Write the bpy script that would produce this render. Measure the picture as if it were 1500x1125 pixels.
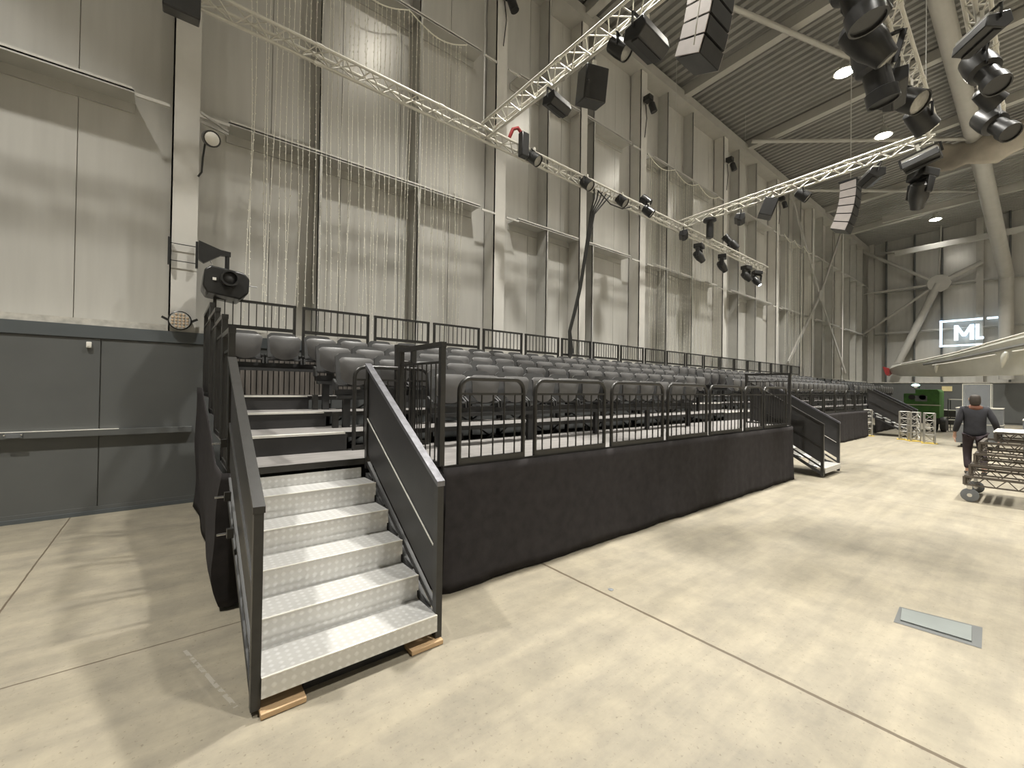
import bpy, math, random
from mathutils import Vector, Matrix
random.seed(7)
C = bpy.context.scene.collection
for o in list(bpy.data.objects): bpy.data.objects.remove(o)
PI = math.pi

# ------------------------------------------------------------------ camera
def set_camera():
    f = 624.8; yaw, pitch, roll = [math.radians(a) for a in (38.697, .56, .816)]
    F = Vector((math.sin(yaw)*math.cos(pitch), math.cos(yaw)*math.cos(pitch), math.sin(pitch)))
    r = Vector((math.cos(yaw), -math.sin(yaw), 0)); u = r.cross(F)
    c, s = math.cos(roll), math.sin(roll)
    r, u = c*r + s*u, -s*r + c*u
    cam = bpy.data.cameras.new('camera'); o = bpy.data.objects.new('camera', cam); C.objects.link(o)
    m = Matrix(((r.x, u.x, -F.x, 0), (r.y, u.y, -F.y, 0), (r.z, u.z, -F.z, 1.7), (0, 0, 0, 1)))
    o.matrix_world = m
    cam.sensor_fit = 'HORIZONTAL'; cam.sensor_width = 36; cam.lens = 36*f/1500
    cam.clip_start = .05; cam.clip_end = 200
    bpy.context.scene.camera = o
set_camera()
sc = bpy.context.scene
sc.view_settings.view_transform = 'Standard'; sc.view_settings.look = 'None'
sc.view_settings.gamma = 1; sc.view_settings.use_curve_mapping = False
sc.view_settings.exposure = 0.62
w = bpy.data.worlds.new('world'); sc.world = w; w.use_nodes = True
w.node_tree.nodes['Background'].inputs[0].default_value = (.9, .93, 1, 1)
w.node_tree.nodes['Background'].inputs[1].default_value = .3
LAMP_W = 290.0                      # watts of one high-bay lamp
LAMP_COL = (1, .97, .90)
# high-bay lamps: two long rows under the roof and two unseen fill rows (x, y)
LAMPS = [(x, 3.8) for x in (-3.2, 4.4, 10.0, 15.77, 20.79, 33.0)] + [(x, -2.2) for x in (3.6, 10.4, 17.2, 24, 31)] + \
        [(x, -9) for x in (-2, 5, 12, 19, 26, 33)] + [(x, -15.5) for x in (-6, 3, 12, 21, 30)]  # unseen rows added as fill light

# ------------------------------------------------------------------ materials
def mat(name, col, rough=.5, metal=0, var=0, scale=4, bump=0, bscale=40, emit=None, stretch=None, spec=.5, coat=0):
    m = bpy.data.materials.new(name); m.use_nodes = True
    n = m.node_tree.nodes; l = m.node_tree.links; b = n['Principled BSDF']
    b.inputs['Roughness'].default_value = rough; b.inputs['Metallic'].default_value = metal
    b.inputs['Specular IOR Level'].default_value = spec
    b.inputs['Coat Weight'].default_value = coat
    tc = n.new('ShaderNodeTexCoord'); mp = n.new('ShaderNodeMapping'); l.new(tc.outputs['Object'], mp.inputs[0])
    if stretch: mp.inputs['Scale'].default_value = stretch
    nz = n.new('ShaderNodeTexNoise'); nz.inputs['Scale'].default_value = scale; nz.inputs['Detail'].default_value = 5
    l.new(mp.outputs[0], nz.inputs[0])
    rp = n.new('ShaderNodeValToRGB'); l.new(nz.outputs[0], rp.inputs[0])
    rp.color_ramp.elements[0].position = .3; rp.color_ramp.elements[1].position = .7
    c0 = [max(0, c*(1-var)) for c in col]; c1 = [min(1, c*(1+var)) for c in col]
    rp.color_ramp.elements[0].color = (*c0, 1); rp.color_ramp.elements[1].color = (*c1, 1)
    l.new(rp.outputs[0], b.inputs['Base Color'])
    if bump:
        n2 = n.new('ShaderNodeTexNoise'); n2.inputs['Scale'].default_value = bscale; n2.inputs['Detail'].default_value = 3
        l.new(mp.outputs[0], n2.inputs[0])
        bp = n.new('ShaderNodeBump'); bp.inputs['Strength'].default_value = bump; bp.inputs['Distance'].default_value = .01
        l.new(n2.outputs[0], bp.inputs['Height']); l.new(bp.outputs[0], b.inputs['Normal'])
    if emit:
        b.inputs['Emission Color'].default_value = (*emit[0], 1); b.inputs['Emission Strength'].default_value = emit[1]
    return m

def N(m, t): return m.node_tree.nodes.new(t)
def math_node(m, op, a, b=None, c=None):
    x = N(m, 'ShaderNodeMath'); x.operation = op
    for i, v in enumerate((a, b, c)):
        if v is None: continue
        if isinstance(v, (int, float)): x.inputs[i].default_value = v
        else: m.node_tree.links.new(v, x.inputs[i])
    return x.outputs[0]
def mixc(m, fac, a, b, mode='MIX'):
    x = N(m, 'ShaderNodeMix'); x.data_type = 'RGBA'; x.blend_type = mode; L = m.node_tree.links
    if isinstance(fac, (int, float)): x.inputs[0].default_value = fac
    else: L.new(fac, x.inputs[0])
    for i, v in ((6, a), (7, b)):
        if isinstance(v, tuple): x.inputs[i].default_value = (*v, 1)
        else: L.new(v, x.inputs[i])
    return x.outputs[2]

def floor_material():
    m = bpy.data.materials.new('polished_concrete'); m.use_nodes = True
    L = m.node_tree.links; b = m.node_tree.nodes['Principled BSDF']
    tc = N(m, 'ShaderNodeTexCoord'); sep = N(m, 'ShaderNodeSeparateXYZ'); L.new(tc.outputs['Object'], sep.inputs[0])
    def noise(scale, det=6, rough=.55, stretch=None, rot=0):
        nz = N(m, 'ShaderNodeTexNoise'); nz.inputs['Scale'].default_value = scale; nz.inputs['Detail'].default_value = det; nz.inputs['Roughness'].default_value = rough
        mp = N(m, 'ShaderNodeMapping'); L.new(tc.outputs['Object'], mp.inputs[0])
        if stretch: mp.inputs['Scale'].default_value = stretch
        mp.inputs['Rotation'].default_value = (0, 0, rot)
        L.new(mp.outputs[0], nz.inputs[0]); return nz.outputs[0]
    def ramp(v, stops):
        r = N(m, 'ShaderNodeValToRGB'); L.new(v, r.inputs[0]); e = r.color_ramp.elements
        for i, (p, c) in enumerate(stops):
            k = e[i] if i < 2 else e.new(p)
            k.position = p; k.color = (*c, 1)
        return r.outputs[0]
    base = ramp(noise(.45), [(.3, (.245, .218, .163)), (.7, (.312, .280, .214))])
    cloud = ramp(noise(3.6, 10, .72), [(.34, (.80, .80, .82)), (.64, (1.05, 1.04, 1.02))])
    col = mixc(m, 1, base, cloud, 'MULTIPLY')
    streak = ramp(noise(1.3, 8, .68, (.30, 3.4, 1), .10), [(.42, (.80, .81, .83)), (.58, (1, 1, 1))])
    col = mixc(m, .65, col, streak, 'MULTIPLY')
    speck = ramp(noise(46, 4, .6), [(.30, (.40, .36, .30)), (.39, (1, 1, 1))])
    col = mixc(m, .55, col, speck, 'MULTIPLY')
    spot = ramp(noise(7, 3, .6), [(.70, (1, 1, 1)), (.78, (.78, .78, .8))])
    col = mixc(m, .6, col, spot, 'MULTIPLY')
    # sawn joints between slabs
    wob = math_node(m, 'MULTIPLY', math_node(m, 'SUBTRACT', noise(6, 3), .5), .012)
    def line(coord, pos, half):
        d = math_node(m, 'ABSOLUTE', math_node(m, 'SUBTRACT', math_node(m, 'ADD', coord, wob), pos))
        return math_node(m, 'LESS_THAN', d, half)
    j = line(sep.outputs[0], 2.85, .013)
    j = math_node(m, 'MAXIMUM', j, math_node(m, 'MULTIPLY', line(sep.outputs[0], -.95, .007), math_node(m, 'GREATER_THAN', sep.outputs[1], 3.55)))
    j = math_node(m, 'MAXIMUM', j, math_node(m, 'MULTIPLY', line(sep.outputs[1], 3.6, .006), math_node(m, 'LESS_THAN', sep.outputs[0], 2.85)))
    j = math_node(m, 'MAXIMUM', j, line(sep.outputs[0], 8.85, .006))
    col = mixc(m, math_node(m, 'MULTIPLY', j, .85), col, (.075, .055, .035))
    # whitish scrape marks left of the near stairs
    def seg(ax, ay, bx, by, half):
        dx, dy = bx-ax, by-ay; ln = math.hypot(dx, dy); ux, uy = dx/ln, dy/ln
        px = math_node(m, 'SUBTRACT', sep.outputs[0], ax); py = math_node(m, 'SUBTRACT', sep.outputs[1], ay)
        al = math_node(m, 'ADD', math_node(m, 'MULTIPLY', px, ux), math_node(m, 'MULTIPLY', py, uy))
        ac = math_node(m, 'ABSOLUTE', math_node(m, 'ADD', math_node(m, 'SUBTRACT', math_node(m, 'MULTIPLY', px, uy), math_node(m, 'MULTIPLY', py, ux)), wob))
        return math_node(m, 'MULTIPLY', math_node(m, 'LESS_THAN', ac, half), math_node(m, 'MULTIPLY', math_node(m, 'GREATER_THAN', al, 0), math_node(m, 'LESS_THAN', al, ln)))
    sc_ = math_node(m, 'MULTIPLY', seg(.10, 3.42, .30, 2.66, .011), math_node(m, 'GREATER_THAN', noise(30, 4), .44))
    col = mixc(m, math_node(m, 'MULTIPLY', sc_, .38), col, (.45, .43, .39))
    L.new(col, b.inputs['Base Color'])
    rr = N(m, 'ShaderNodeMapRange'); L.new(noise(1.3, 6, .6, (.4, 2, 1)), rr.inputs[0]); rr.inputs[1].default_value = .3; rr.inputs[2].default_value = .7
    rr.inputs[3].default_value = .36; rr.inputs[4].default_value = .55; L.new(rr.outputs[0], b.inputs['Roughness'])
    bp = N(m, 'ShaderNodeBump'); bp.inputs['Strength'].default_value = .12; bp.inputs['Distance'].default_value = .01
    L.new(noise(24, 5), bp.inputs['Height']); L.new(bp.outputs[0], b.inputs['Normal'])
    return m

def chequer_material():
    m = bpy.data.materials.new('aluminium_chequer_plate'); m.use_nodes = True
    L = m.node_tree.links; b = m.node_tree.nodes['Principled BSDF']
    tc = N(m, 'ShaderNodeTexCoord'); s = N(m, 'ShaderNodeSeparateXYZ'); L.new(tc.outputs['Object'], s.inputs[0])
    v = math_node(m, 'ADD', s.outputs[1], s.outputs[2]); k = 2*PI/.068
    a = math_node(m, 'ADD', s.outputs[0], v); d = math_node(m, 'SUBTRACT', s.outputs[0], v)
    p = math_node(m, 'MULTIPLY', math_node(m, 'SINE', math_node(m, 'MULTIPLY', a, k*.72)), math_node(m, 'SINE', math_node(m, 'MULTIPLY', d, k*.72)))
    h = math_node(m, 'SMOOTH_MAX', p, 0.15, .3)
    nz = N(m, 'ShaderNodeTexNoise'); nz.inputs['Scale'].default_value = 9; L.new(tc.outputs['Object'], nz.inputs[0])
    t = N(m, 'ShaderNodeMapRange'); L.new(p, t.inputs[0]); t.inputs[1].default_value = .1; t.inputs[2].default_value = .75
    col = mixc(m, t.outputs[0], (.60, .595, .575), (.74, .74, .73))
    col = mixc(m, math_node(m, 'MULTIPLY', nz.outputs[0], .5), col, (.62, .615, .60))
    L.new(col, b.inputs['Base Color']); b.inputs['Metallic'].default_value = .45; b.inputs['Roughness'].default_value = .36
    bp = N(m, 'ShaderNodeBump'); bp.inputs['Strength'].default_value = .5; bp.inputs['Distance'].default_value = .003
    L.new(h, bp.inputs['Height']); L.new(bp.outputs[0], b.inputs['Normal'])
    return m

M = dict(
    floor=floor_material(), chequer=chequer_material(),
    clad=mat('grey_sheet_cladding', (.57, .56, .525), .29, .2, .05, 1.2, .02, 3, stretch=(6, 6, .5)),
    steel=mat('painted_steel', (.48, .475, .445), .42, .1, .05, 3),
    column=mat('light_painted_steel', (.60, .585, .545), .5, 0, .04, 3),
    plinth=mat('dark_grey_wall_panel', (.115, .12, .118), .5, .1, .06, 2, .03, 30),
    plinth2=mat('dark_grey_capping', (.10, .112, .118), .45, .1, .05, 2),
    trimlight=mat('worn_light_trim', (.52, .50, .45), .6, 0, .2, 12),
    roof=mat('grey_roof_sheet', (.27, .265, .25), .5, .1, .05, 2),
    rafter=mat('rafter_paint', (.42, .41, .38), .5, 0, .05, 3),
    alu=mat('truss_aluminium', (.62, .60, .535), .45, .15, .05, 8),
    black=mat('black_metal', (.026, .026, .026), .62, 0, .1, 10),
    rail=mat('black_powder_coat', (.030, .029, .027), .33, .1, .12, 20, .03, 80),
    blackply=mat('black_panel', (.034, .033, .033), .45, 0, .12, 6, .04, 60),
    fixture=mat('fixture_black', (.022, .022, .022), .33, 0, .15, 15),
    glass=mat('fixture_lens', (.32, .31, .28), .12, 0, .15, 30, coat=.6),
    seat=mat('grey_seat_plastic', (.115, .113, .112), .34, 0, .06, 12, .03, 120),
    seatback=mat('grey_seat_back_plastic', (.055, .055, .055), .42, 0, .06, 12),
    drape=mat('black_stage_cloth', (.034, .031, .0315), .95, 0, .15, 10, .2, 260, spec=.15),
    deck=mat('grey_deck_board', (.19, .18, .172), .6, 0, .16, 5, .05, 60, stretch=(1, 6, 1)),
    nosing=mat('step_nosing', (.78, .76, .70), .45, .2, .03, 8),
    wood=mat('pale_wood', (.50, .34, .19), .6, 0, .15, 14, stretch=(1, 8, 8)),
    slat=mat('old_wood_boards', (.13, .115, .10), .6, 0, .4, 3, stretch=(6, 1, .4)),
    chrome=mat('bright_steel', (.7, .7, .7), .2, .95, .03, 8),
    white=mat('white_plastic', (.8, .78, .72), .4, 0, .02, 6),
    cream=mat('string_light_wire', (.85, .83, .73), .5, 0, .05, 10),
    laside=mat('speaker_side_panel', (.42, .385, .37), .5, 0, .05, 8),
    fabric=mat('brown_tarpaulin', (.40, .36, .30), .85, 0, .15, 2, .3, 5),
    wing=mat('worn_aircraft_aluminium', (.66, .66, .60), .35, .25, .12, 1.5),
    wingdark=mat('dark_wing_panel', (.24, .24, .23), .4, .4, .1, 2),
    red=mat('red_paint', (.30, .03, .03), .5, 0, .1, 8),
    green=mat('green_machine_paint', (.05, .15, .03), .5, 0, .25, 5),
    rubber=mat('grey_rubber', (.05, .05, .05), .7, 0, .1, 10),
    yellow=mat('yellow_paint', (.62, .45, .08), .5, 0, .1, 6),
    sign=mat('pale_yellow_sign', (.72, .62, .34), .5, 0, .05, 6),
    film=mat('clear_wrapping_film', (.55, .58, .62), .2, 0, .1, 8),
    greycase=mat('grey_equipment_case', (.16, .17, .18), .45, .1, .1, 5),
    skin=mat('skin', (.52, .32, .24), .5, 0, .05, 10),
    jacket=mat('dark_jacket', (.022, .022, .027), .85, 0, .2, 12),
    jacket2=mat('rust_brown_yoke', (.13, .05, .028), .85, 0, .2, 12),
    trousers=mat('dark_trousers', (.032, .022, .026), .85, 0, .2, 12),
    hair=mat('dark_hair', (.045, .035, .028), .6, 0, .2, 30),
    vent=mat('galvanised_floor_cover', (.235, .255, .245), .4, .3, .06, 4),
    cable=mat('black_cable', (.02, .02, .018), .5, 0, .1, 20),
    lamp=mat('lamp_glass', (1, .97, .9), .3, 0, 0, 1, emit=((1, .95, .85), 60)),
    logoglow=mat('projected_logo_glow', (.7, .8, .9), .4, 0, 0, 1, emit=((.72, .88, 1), 1.0)),  # glow standing in for light projected onto the far wall
    beacon=mat('beacon_glow', (.6, .9, .85), .3, 0, 0, 1, emit=((.6, 1, .9), 1.6)),
    led=mat('lit_lens', (.9, .95, 1), .3, 0, 0, 1, emit=((.9, .97, 1), 2.5)),
    amber=mat('amber_led_lens', (.62, .48, .34), .35, 0, .1, 60),
)
M['film'].node_tree.nodes['Principled BSDF'].inputs['Transmission Weight'].default_value = .75

# ------------------------------------------------------------------ mesh helpers
class MB:
    def __init__(s): s.v = []; s.f = []
    def add(s, vs, fs):
        n = len(s.v); s.v += [Vector(v) for v in vs]; s.f += [tuple(i+n for i in f) for f in fs]; return s
    def box(s, x0, x1, y0, y1, z0, z1):
        return s.add([(x0, y0, z0), (x1, y0, z0), (x1, y1, z0), (x0, y1, z0), (x0, y0, z1), (x1, y0, z1), (x1, y1, z1), (x0, y1, z1)],
                     [(3, 2, 1, 0), (4, 5, 6, 7), (0, 1, 5, 4), (1, 2, 6, 5), (2, 3, 7, 6), (3, 0, 4, 7)])
    def cbox(s, c, d, R=None):
        m = MB().box(-d[0]/2, d[0]/2, -d[1]/2, d[1]/2, -d[2]/2, d[2]/2)
        vs = [(R @ v if R else v) + Vector(c) for v in m.v]; return s.add(vs, m.f)
    def prism(s, poly, axis, a, b):
        """poly: 2D points; extruded along axis from a to b. axis x: (y,z); y: (x,z); z: (x,y)"""
        n = len(poly)
        def P(p, t): return {'x': (t, p[0], p[1]), 'y': (p[0], t, p[1]), 'z': (p[0], p[1], t)}[axis]
        vs = [P(p, a) for p in poly]+[P(p, b) for p in poly]
        fs = [tuple(range(n))[::-1], tuple(range(n, 2*n))]+[(i, (i+1) % n, n+(i+1) % n, n+i) for i in range(n)]
        return s.add(vs, fs)
    def bar(s, a, b, w, h):
        a, b = Vector(a), Vector(b); d = (b-a).normalized(); up = Vector((0, 0, 1))
        if abs(d.z) > .98: up = Vector((0, 1, 0))
        r = d.cross(up).normalized(); u = r.cross(d)
        q = [(-1, -1), (1, -1), (1, 1), (-1, 1)]
        vs = [p + r*(i*w/2)+u*(j*h/2) for p in (a, b) for i, j in q]
        return s.add(vs, [(3, 2, 1, 0), (4, 5, 6, 7), (0, 1, 5, 4), (1, 2, 6, 5), (2, 3, 7, 6), (3, 0, 4, 7)])
    def path(s, pts, r, n=8, closed=False):
        pts = [Vector(p) for p in pts]; rings = []; m = len(pts); prev = None
        rr = r if isinstance(r, (list, tuple)) else [r]*m
        for i, p in enumerate(pts):
            a = pts[i-1] if (i or closed) else p; b = pts[(i+1) % m] if (i < m-1 or closed) else p
            d = (b-a).normalized() if (b-a).length else Vector((0, 0, 1))
            if prev is None:
                up = Vector((0, 0, 1)) if abs(d.z) < .95 else Vector((0, 1, 0)); x = d.cross(up).normalized()
            else:
                x = (prev - d*prev.dot(d)); x = x.normalized() if x.length > 1e-6 else d.orthogonal().normalized()
            prev = x; y = d.cross(x)
            rings.append([p+x*rr[i]*math.cos(2*PI*k/n)+y*rr[i]*math.sin(2*PI*k/n) for k in range(n)])
        vs = [v for q in rings for v in q]; fs = []
        for i in range(m if closed else m-1):
            j = (i+1) % m
            for k in range(n): fs.append((i*n+k, i*n+(k+1) % n, j*n+(k+1) % n, j*n+k))
        if not closed: fs += [tuple(range(n))[::-1], tuple((m-1)*n+k for k in range(n))]
        return s.add(vs, fs)
    def tube(s, a, b, r, n=8): return s.path([a, b], r, n)
    def lathe(s, prof, c, ax=(0, 0, 1), n=20):
        """prof: list of (radius, height along axis)"""
        a = Vector(ax).normalized(); x = a.orthogonal().normalized(); y = a.cross(x); c = Vector(c)
        vs = [c+a*h+(x*math.cos(2*PI*k/n)+y*math.sin(2*PI*k/n))*r for r, h in prof for k in range(n)]
        fs = [(i*n+k, i*n+(k+1) % n, (i+1)*n+(k+1) % n, (i+1)*n+k) for i in range(len(prof)-1) for k in range(n)]
        fs += [tuple(range(n))[::-1], tuple((len(prof)-1)*n+k for k in range(n))]
        return s.add(vs, fs)
    def grid(s, nu, nv, fn, thick=None):
        vs = [fn(i/nu, j/nv) for i in range(nu+1) for j in range(nv+1)]
        fs = [(i*(nv+1)+j, (i+1)*(nv+1)+j, (i+1)*(nv+1)+j+1, i*(nv+1)+j+1) for i in range(nu) for j in range(nv)]
        return s.add(vs, fs)
    def xf(s, mtx): s.v = [mtx @ v for v in s.v]; return s
    def mesh(s, name, off=Vector((0, 0, 0)), smooth=True):
        me = bpy.data.meshes.new(name); me.from_pydata([v-off for v in s.v], [], s.f)
        if smooth:
            me.polygons.foreach_set('use_smooth', [True]*len(me.polygons)); me.set_sharp_from_angle(angle=math.radians(38))
        me.update(); return me
    def build(s, name, m, parent=None, label=None, bevel=0, solid=0, kind=None):
        if parent is not None: off = wl(parent)
        else:
            xs = [v.x for v in s.v]; ys = [v.y for v in s.v]; zs = [v.z for v in s.v]
            off = Vector(((min(xs)+max(xs))/2, (min(ys)+max(ys))/2, min(zs)))
            if name in ('floor',) or name.startswith('wall') or name == 'ceiling': off = Vector((0, 0, 0))
        o = bpy.data.objects.new(name, s.mesh(name, off)); o.data.materials.append(M[m] if isinstance(m, str) else m)
        C.objects.link(o)
        if parent is not None: o.parent = parent
        else: o.location = off
        if label: o['label'] = label
        if kind: o['kind'] = kind
        if solid:
            md = o.modifiers.new('solid', 'SOLIDIFY'); md.thickness = solid; md.offset = 0
        if bevel:
            md = o.modifiers.new('bevel', 'BEVEL'); md.width = bevel; md.segments = 2; md.limit_method = 'ANGLE'
        return o
def wl(o):
    v = Vector(o.location)
    while o.parent: o = o.parent; v += Vector(o.location)
    return v
def tag(o, label, cat, group=None):
    o['label'] = label; o['category'] = cat
    if group: o['group'] = group
    return o
def thing(name, loc, label, cat, group=None):
    o = bpy.data.objects.new(name, None); o.empty_display_size = .1; C.objects.link(o); o.location = loc
    return tag(o, label, cat, group)
def struct(o): o['kind'] = 'structure'; return o
def dup(root, loc, label, group=None, rz=None, rot=None):
    def cp(o, par):
        c = o.copy(); C.objects.link(c)
        if par: c.parent = par
        for ch in o.children: cp(ch, c)
        return c
    r = cp(root, None); r.location = loc; r['label'] = label
    if group: r['group'] = group
    if rz is not None: r.rotation_euler = (0, 0, rz)
    if rot is not None: r.rotation_euler = rot
    return r
class Kind:
    """first use moves the prototype, later uses copy it"""
    def __init__(s, mk): s.mk = mk; s.p = None
    def put(s, loc, label, group=None, rot=(0, 0, 0)):
        if s.p is None:
            s.p = s.mk(); s.p.location = loc; s.p['label'] = label; s.p.rotation_euler = rot
            if group: s.p['group'] = group
            s.kids = s.p; return s.p
        return dup(s.p, loc, label, group, rot=rot)
ONES = 'first second third fourth fifth sixth seventh eighth ninth tenth eleventh twelfth thirteenth fourteenth fifteenth sixteenth seventeenth eighteenth nineteenth'.split()
def ordinal(n):
    if n < 20: return ONES[n-1]
    t = {2: ('twenty', 'twentieth'), 3: ('thirty', 'thirtieth'), 4: ('forty', 'fortieth'), 5: ('fifty', 'fiftieth'), 6: ('sixty', 'sixtieth'), 7: ('seventy', 'seventieth')}[n//10]
    return t[1] if n % 10 == 0 else t[0]+'-'+ONES[n % 10-1]

# ------------------------------------------------------------------ hall shell
WY = 8.06; PY = 7.66; FX = 38.0; PX = 37.6; EZ = 11.9
def roof_z(y): return EZ+.07*(7.9-y)
struct(MB().box(-12, 38.2, -20, 8.3, -.2, 0).build('floor', 'floor'))
# cladding of the long wall: sheets with narrow recessed vertical joints
def wall_sheets(x0, x1, z0, z1):
    b = MB(); x = x0; b.box(x0, x1, WY+.03, WY+.2, z0, z1); pw = 1.13
    while x < x1-.01:
        b.box(x+.005, min(x+pw, x1)-.005, WY, WY+.04, z0, z1); x += pw
    return b
struct(wall_sheets(-12.32, 38.2, 2.4, 14).build('wall_back', 'clad'))
struct(MB().box(38.0, 38.2, -20, 8.06, 2.4, 14).build('wall_far', 'clad'))
struct(MB().box(-12.2, -12, -20, 8.3, 0, 14).build('wall_left', 'clad'))
struct(MB().box(-12, 38.2, -20.2, -20, 0, 14).build('wall_front', 'clad'))
# dark plinth panels
b = MB(); b.box(-12, FX, PY+.02, WY, 0, 2.30)
for x in [-12+i*.0 for i in ()]: pass
x = -9.32
while x < PX:
    b.box(x+.006, min(x+2.87, PX)-.006, PY, PY+.03, .10, 2.26); x += 2.87
b.box(-12, PX, PY-.012, PY+.03, 0, .10)
struct(b.build('wall_lower_back', 'plinth'))
struct(MB().box(-12, PX, PY-.015, WY, 2.27, 2.43).build('trim_1', 'plinth2'))
struct(MB().box(-12, PX, PY+.05, WY, 2.43, 2.52).build('trim_2', 'trimlight'))
b = MB(); b.box(PX+.02, FX, -20, PY, 0, 2.4)
y = PY-2.87
while y > -20:
    b.box(PX, PX+.03, y+.006, y+2.864, .1, 2.3); y -= 2.87
struct(b.build('wall_lower_far', 'plinth'))
struct(MB().box(PX-.015, FX, -20, PY, 2.40, 2.46).build('trim_3', 'trimlight'))
# roof sheets, folded
b = MB(); x = -12.0; prof = []
while x < 38.2:
    prof += [(x, 0), (x+.12, 0), (x+.155, .09), (x+.245, .09)]; x += .28
prof.append((x, 0))
vs = []; fs = []
for (px, pz) in prof:
    vs += [(px, 8.3, roof_z(8.3)+pz), (px, -20, roof_z(-20)+pz)]
for i in range(len(prof)-1): fs.append((2*i, 2*i+1, 2*i+3, 2*i+2))
b.add(vs, fs)
struct(b.build('ceiling', 'roof'))
# eave beam
struct(MB().box(-12, 38, 7.55, 8.06, 11.45, 11.75).build('trim_4', 'rafter'))
def tagged(b, name, m, label, cat, group=None, **k): return tag(b.build(name, m, **k), label, cat, group)
RX = [-6.2, -1.3, 3.6, 8.5, 13.4, 18.3, 23.2, 28.1, 33.0]
for i, x in enumerate(RX):
    b = MB(); a = (x, 7.9, roof_z(7.9)-.17); c = (x, -20, roof_z(-20)-.17); b.bar(a, c, .26, .32)
    tagged(b, 'roof_rafter', 'rafter', 'grey steel rafter under the corrugated roof, %s from the left end' % ordinal(i+1), 'rafter', 'roof rafters')
for i, (a, c) in enumerate([((9.2, 5.6, 11.5), (17.0, 3.2, 11.7)), ((17.6, 7.2, 11.5), (25, 1.4, 11.8)), ((23.4, 7.4, 11.4), (31, 2.2, 11.8))]):
    tagged(MB().tube(a, c, .07, 10), 'roof_brace', 'rafter', ['thin round roof brace beyond the large hanging loudspeaker stack', 'thin round roof brace above the middle of the seating', 'thin round roof brace near the far corner'][i], 'brace', 'roof braces')

# ------------------------------------------------------------------ steel frame on the long wall
cols = [(-.04, .27), (5.56, 5.87), (11.0, 11.31), (16.35, 16.68), (21.5, 21.8), (26.3, 26.6), (31.6, 31.9)]
for i, (x0, x1) in enumerate([(-5.8, -5.5)]+cols):
    xm = (x0+x1)/2; b = MB()
    b.box(x0, x1, PY, PY+.025, 2.43, 11.6).box(xm-.012, xm+.012, PY+.02, WY-.02, 2.43, 11.6).box(x0, x1, WY-.03, WY-.005, 2.43, 11.6)
    b.box(x0, x0+.02, PY, WY-.01, 2.43, 11.6)
    tagged(b, 'steel_column', 'column', 'pale grey steel wall column, %s from the left' % ordinal(i+1) if i else 'pale grey steel wall column beyond the left edge', 'column', 'columns of the long wall')
studs = [-3.8, -1.93, 1.93, 3.75, 7.22, 8.93, 12.56, 14.15, 17.75, 19.4, 23.1, 24.7, 28.1, 29.9, 33.4, 34.9, 36.5]
for i, x in enumerate(studs):
    b = MB(); wd = .06
    b.box(x-wd/2, x+wd/2, PY+.03, PY+.05, 2.5, 11.5).box(x-wd/2, x-wd/2+.015, PY+.03, WY-.01, 2.5, 11.5)
    tagged(b, 'wall_stud', 'steel', 'slim grey channel stud between wall columns, %s from the left' % ordinal(i+1), 'stud', 'studs of the long wall')
b = MB().box(8.34, 8.6, PY, PY+.02, 2.5, 11.5).box(8.34, 8.36, PY, WY-.01, 2.5, 11.5)
tagged(b, 'wall_stud', 'column', 'wide pale stud behind the hanging black cable bundle', 'stud')
# girts: shelf-like horizontal channels, broken at the columns
def girt(x0, x1, z, label):
    b = MB().box(x0, x1, PY+.02, WY, z-.03, z-.012).box(x0, x1, PY+.02, PY+.035, z-.05, z+.015)
    b.box(x0, x1, WY-.03, WY-.004, z-.16, z-.03)
    t = thing('wall_girt', ((x0+x1)/2, WY, z), label, 'girt', 'girts of the long wall')
    b.build('channel', 'steel', t)
    MB().box(x0+.02, x1-.02, PY+.012, PY+.022, z-.01, z+.02).build('lip', 'column', t, 'pale front lip')
    for xx in (x0-.35, x1+.02):
        MB().box(xx, xx+.36, PY-.02, PY+.01, z-.10, z-.06).build('bracket', 'column', t, 'pale bracket bar')
edges = [(-5.5, -.45), (.62, 5.2), (6.25, 10.6), (11.7, 15.95), (17.05, 21.1), (22.2, 25.9), (27.0, 31.2), (32.3, 37.2)]
bn = ['left of the first pale column', 'between first and second pale columns', 'between second and third pale columns', 'between third and fourth pale columns', 'between fourth and fifth pale columns', 'in the bay before the cross bracing', 'behind the cross bracing', 'in the last bay before the far corner']
for z, nm in ((5.66, 'middle'), (9.05, 'upper')):
    for (x0, x1), q in zip(edges, bn): girt(x0, x1, z, 'grey %s wall girt %s' % (nm, q))
# cross bracing near the far end
t = thing('cross_bracing', (27.2, 7.5, 2.6), 'large grey steel cross bracing on the long wall near the far corner', 'bracing')
for a in ((22.9, 7.56, 11.2), (22.75, 7.56, 3.1), (31.2, 7.56, 11.5), (32, 7.56, 2.9)):
    MB().bar((27.18, 7.56, 6.9), a, .06, .16).build('brace', 'rafter', t)
MB().lathe([(.3, 0), (.3, .03)], (27.18, 7.5, 6.9), (0, 1, 0), 12).build('gusset_plate', 'rafter', t)
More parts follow.
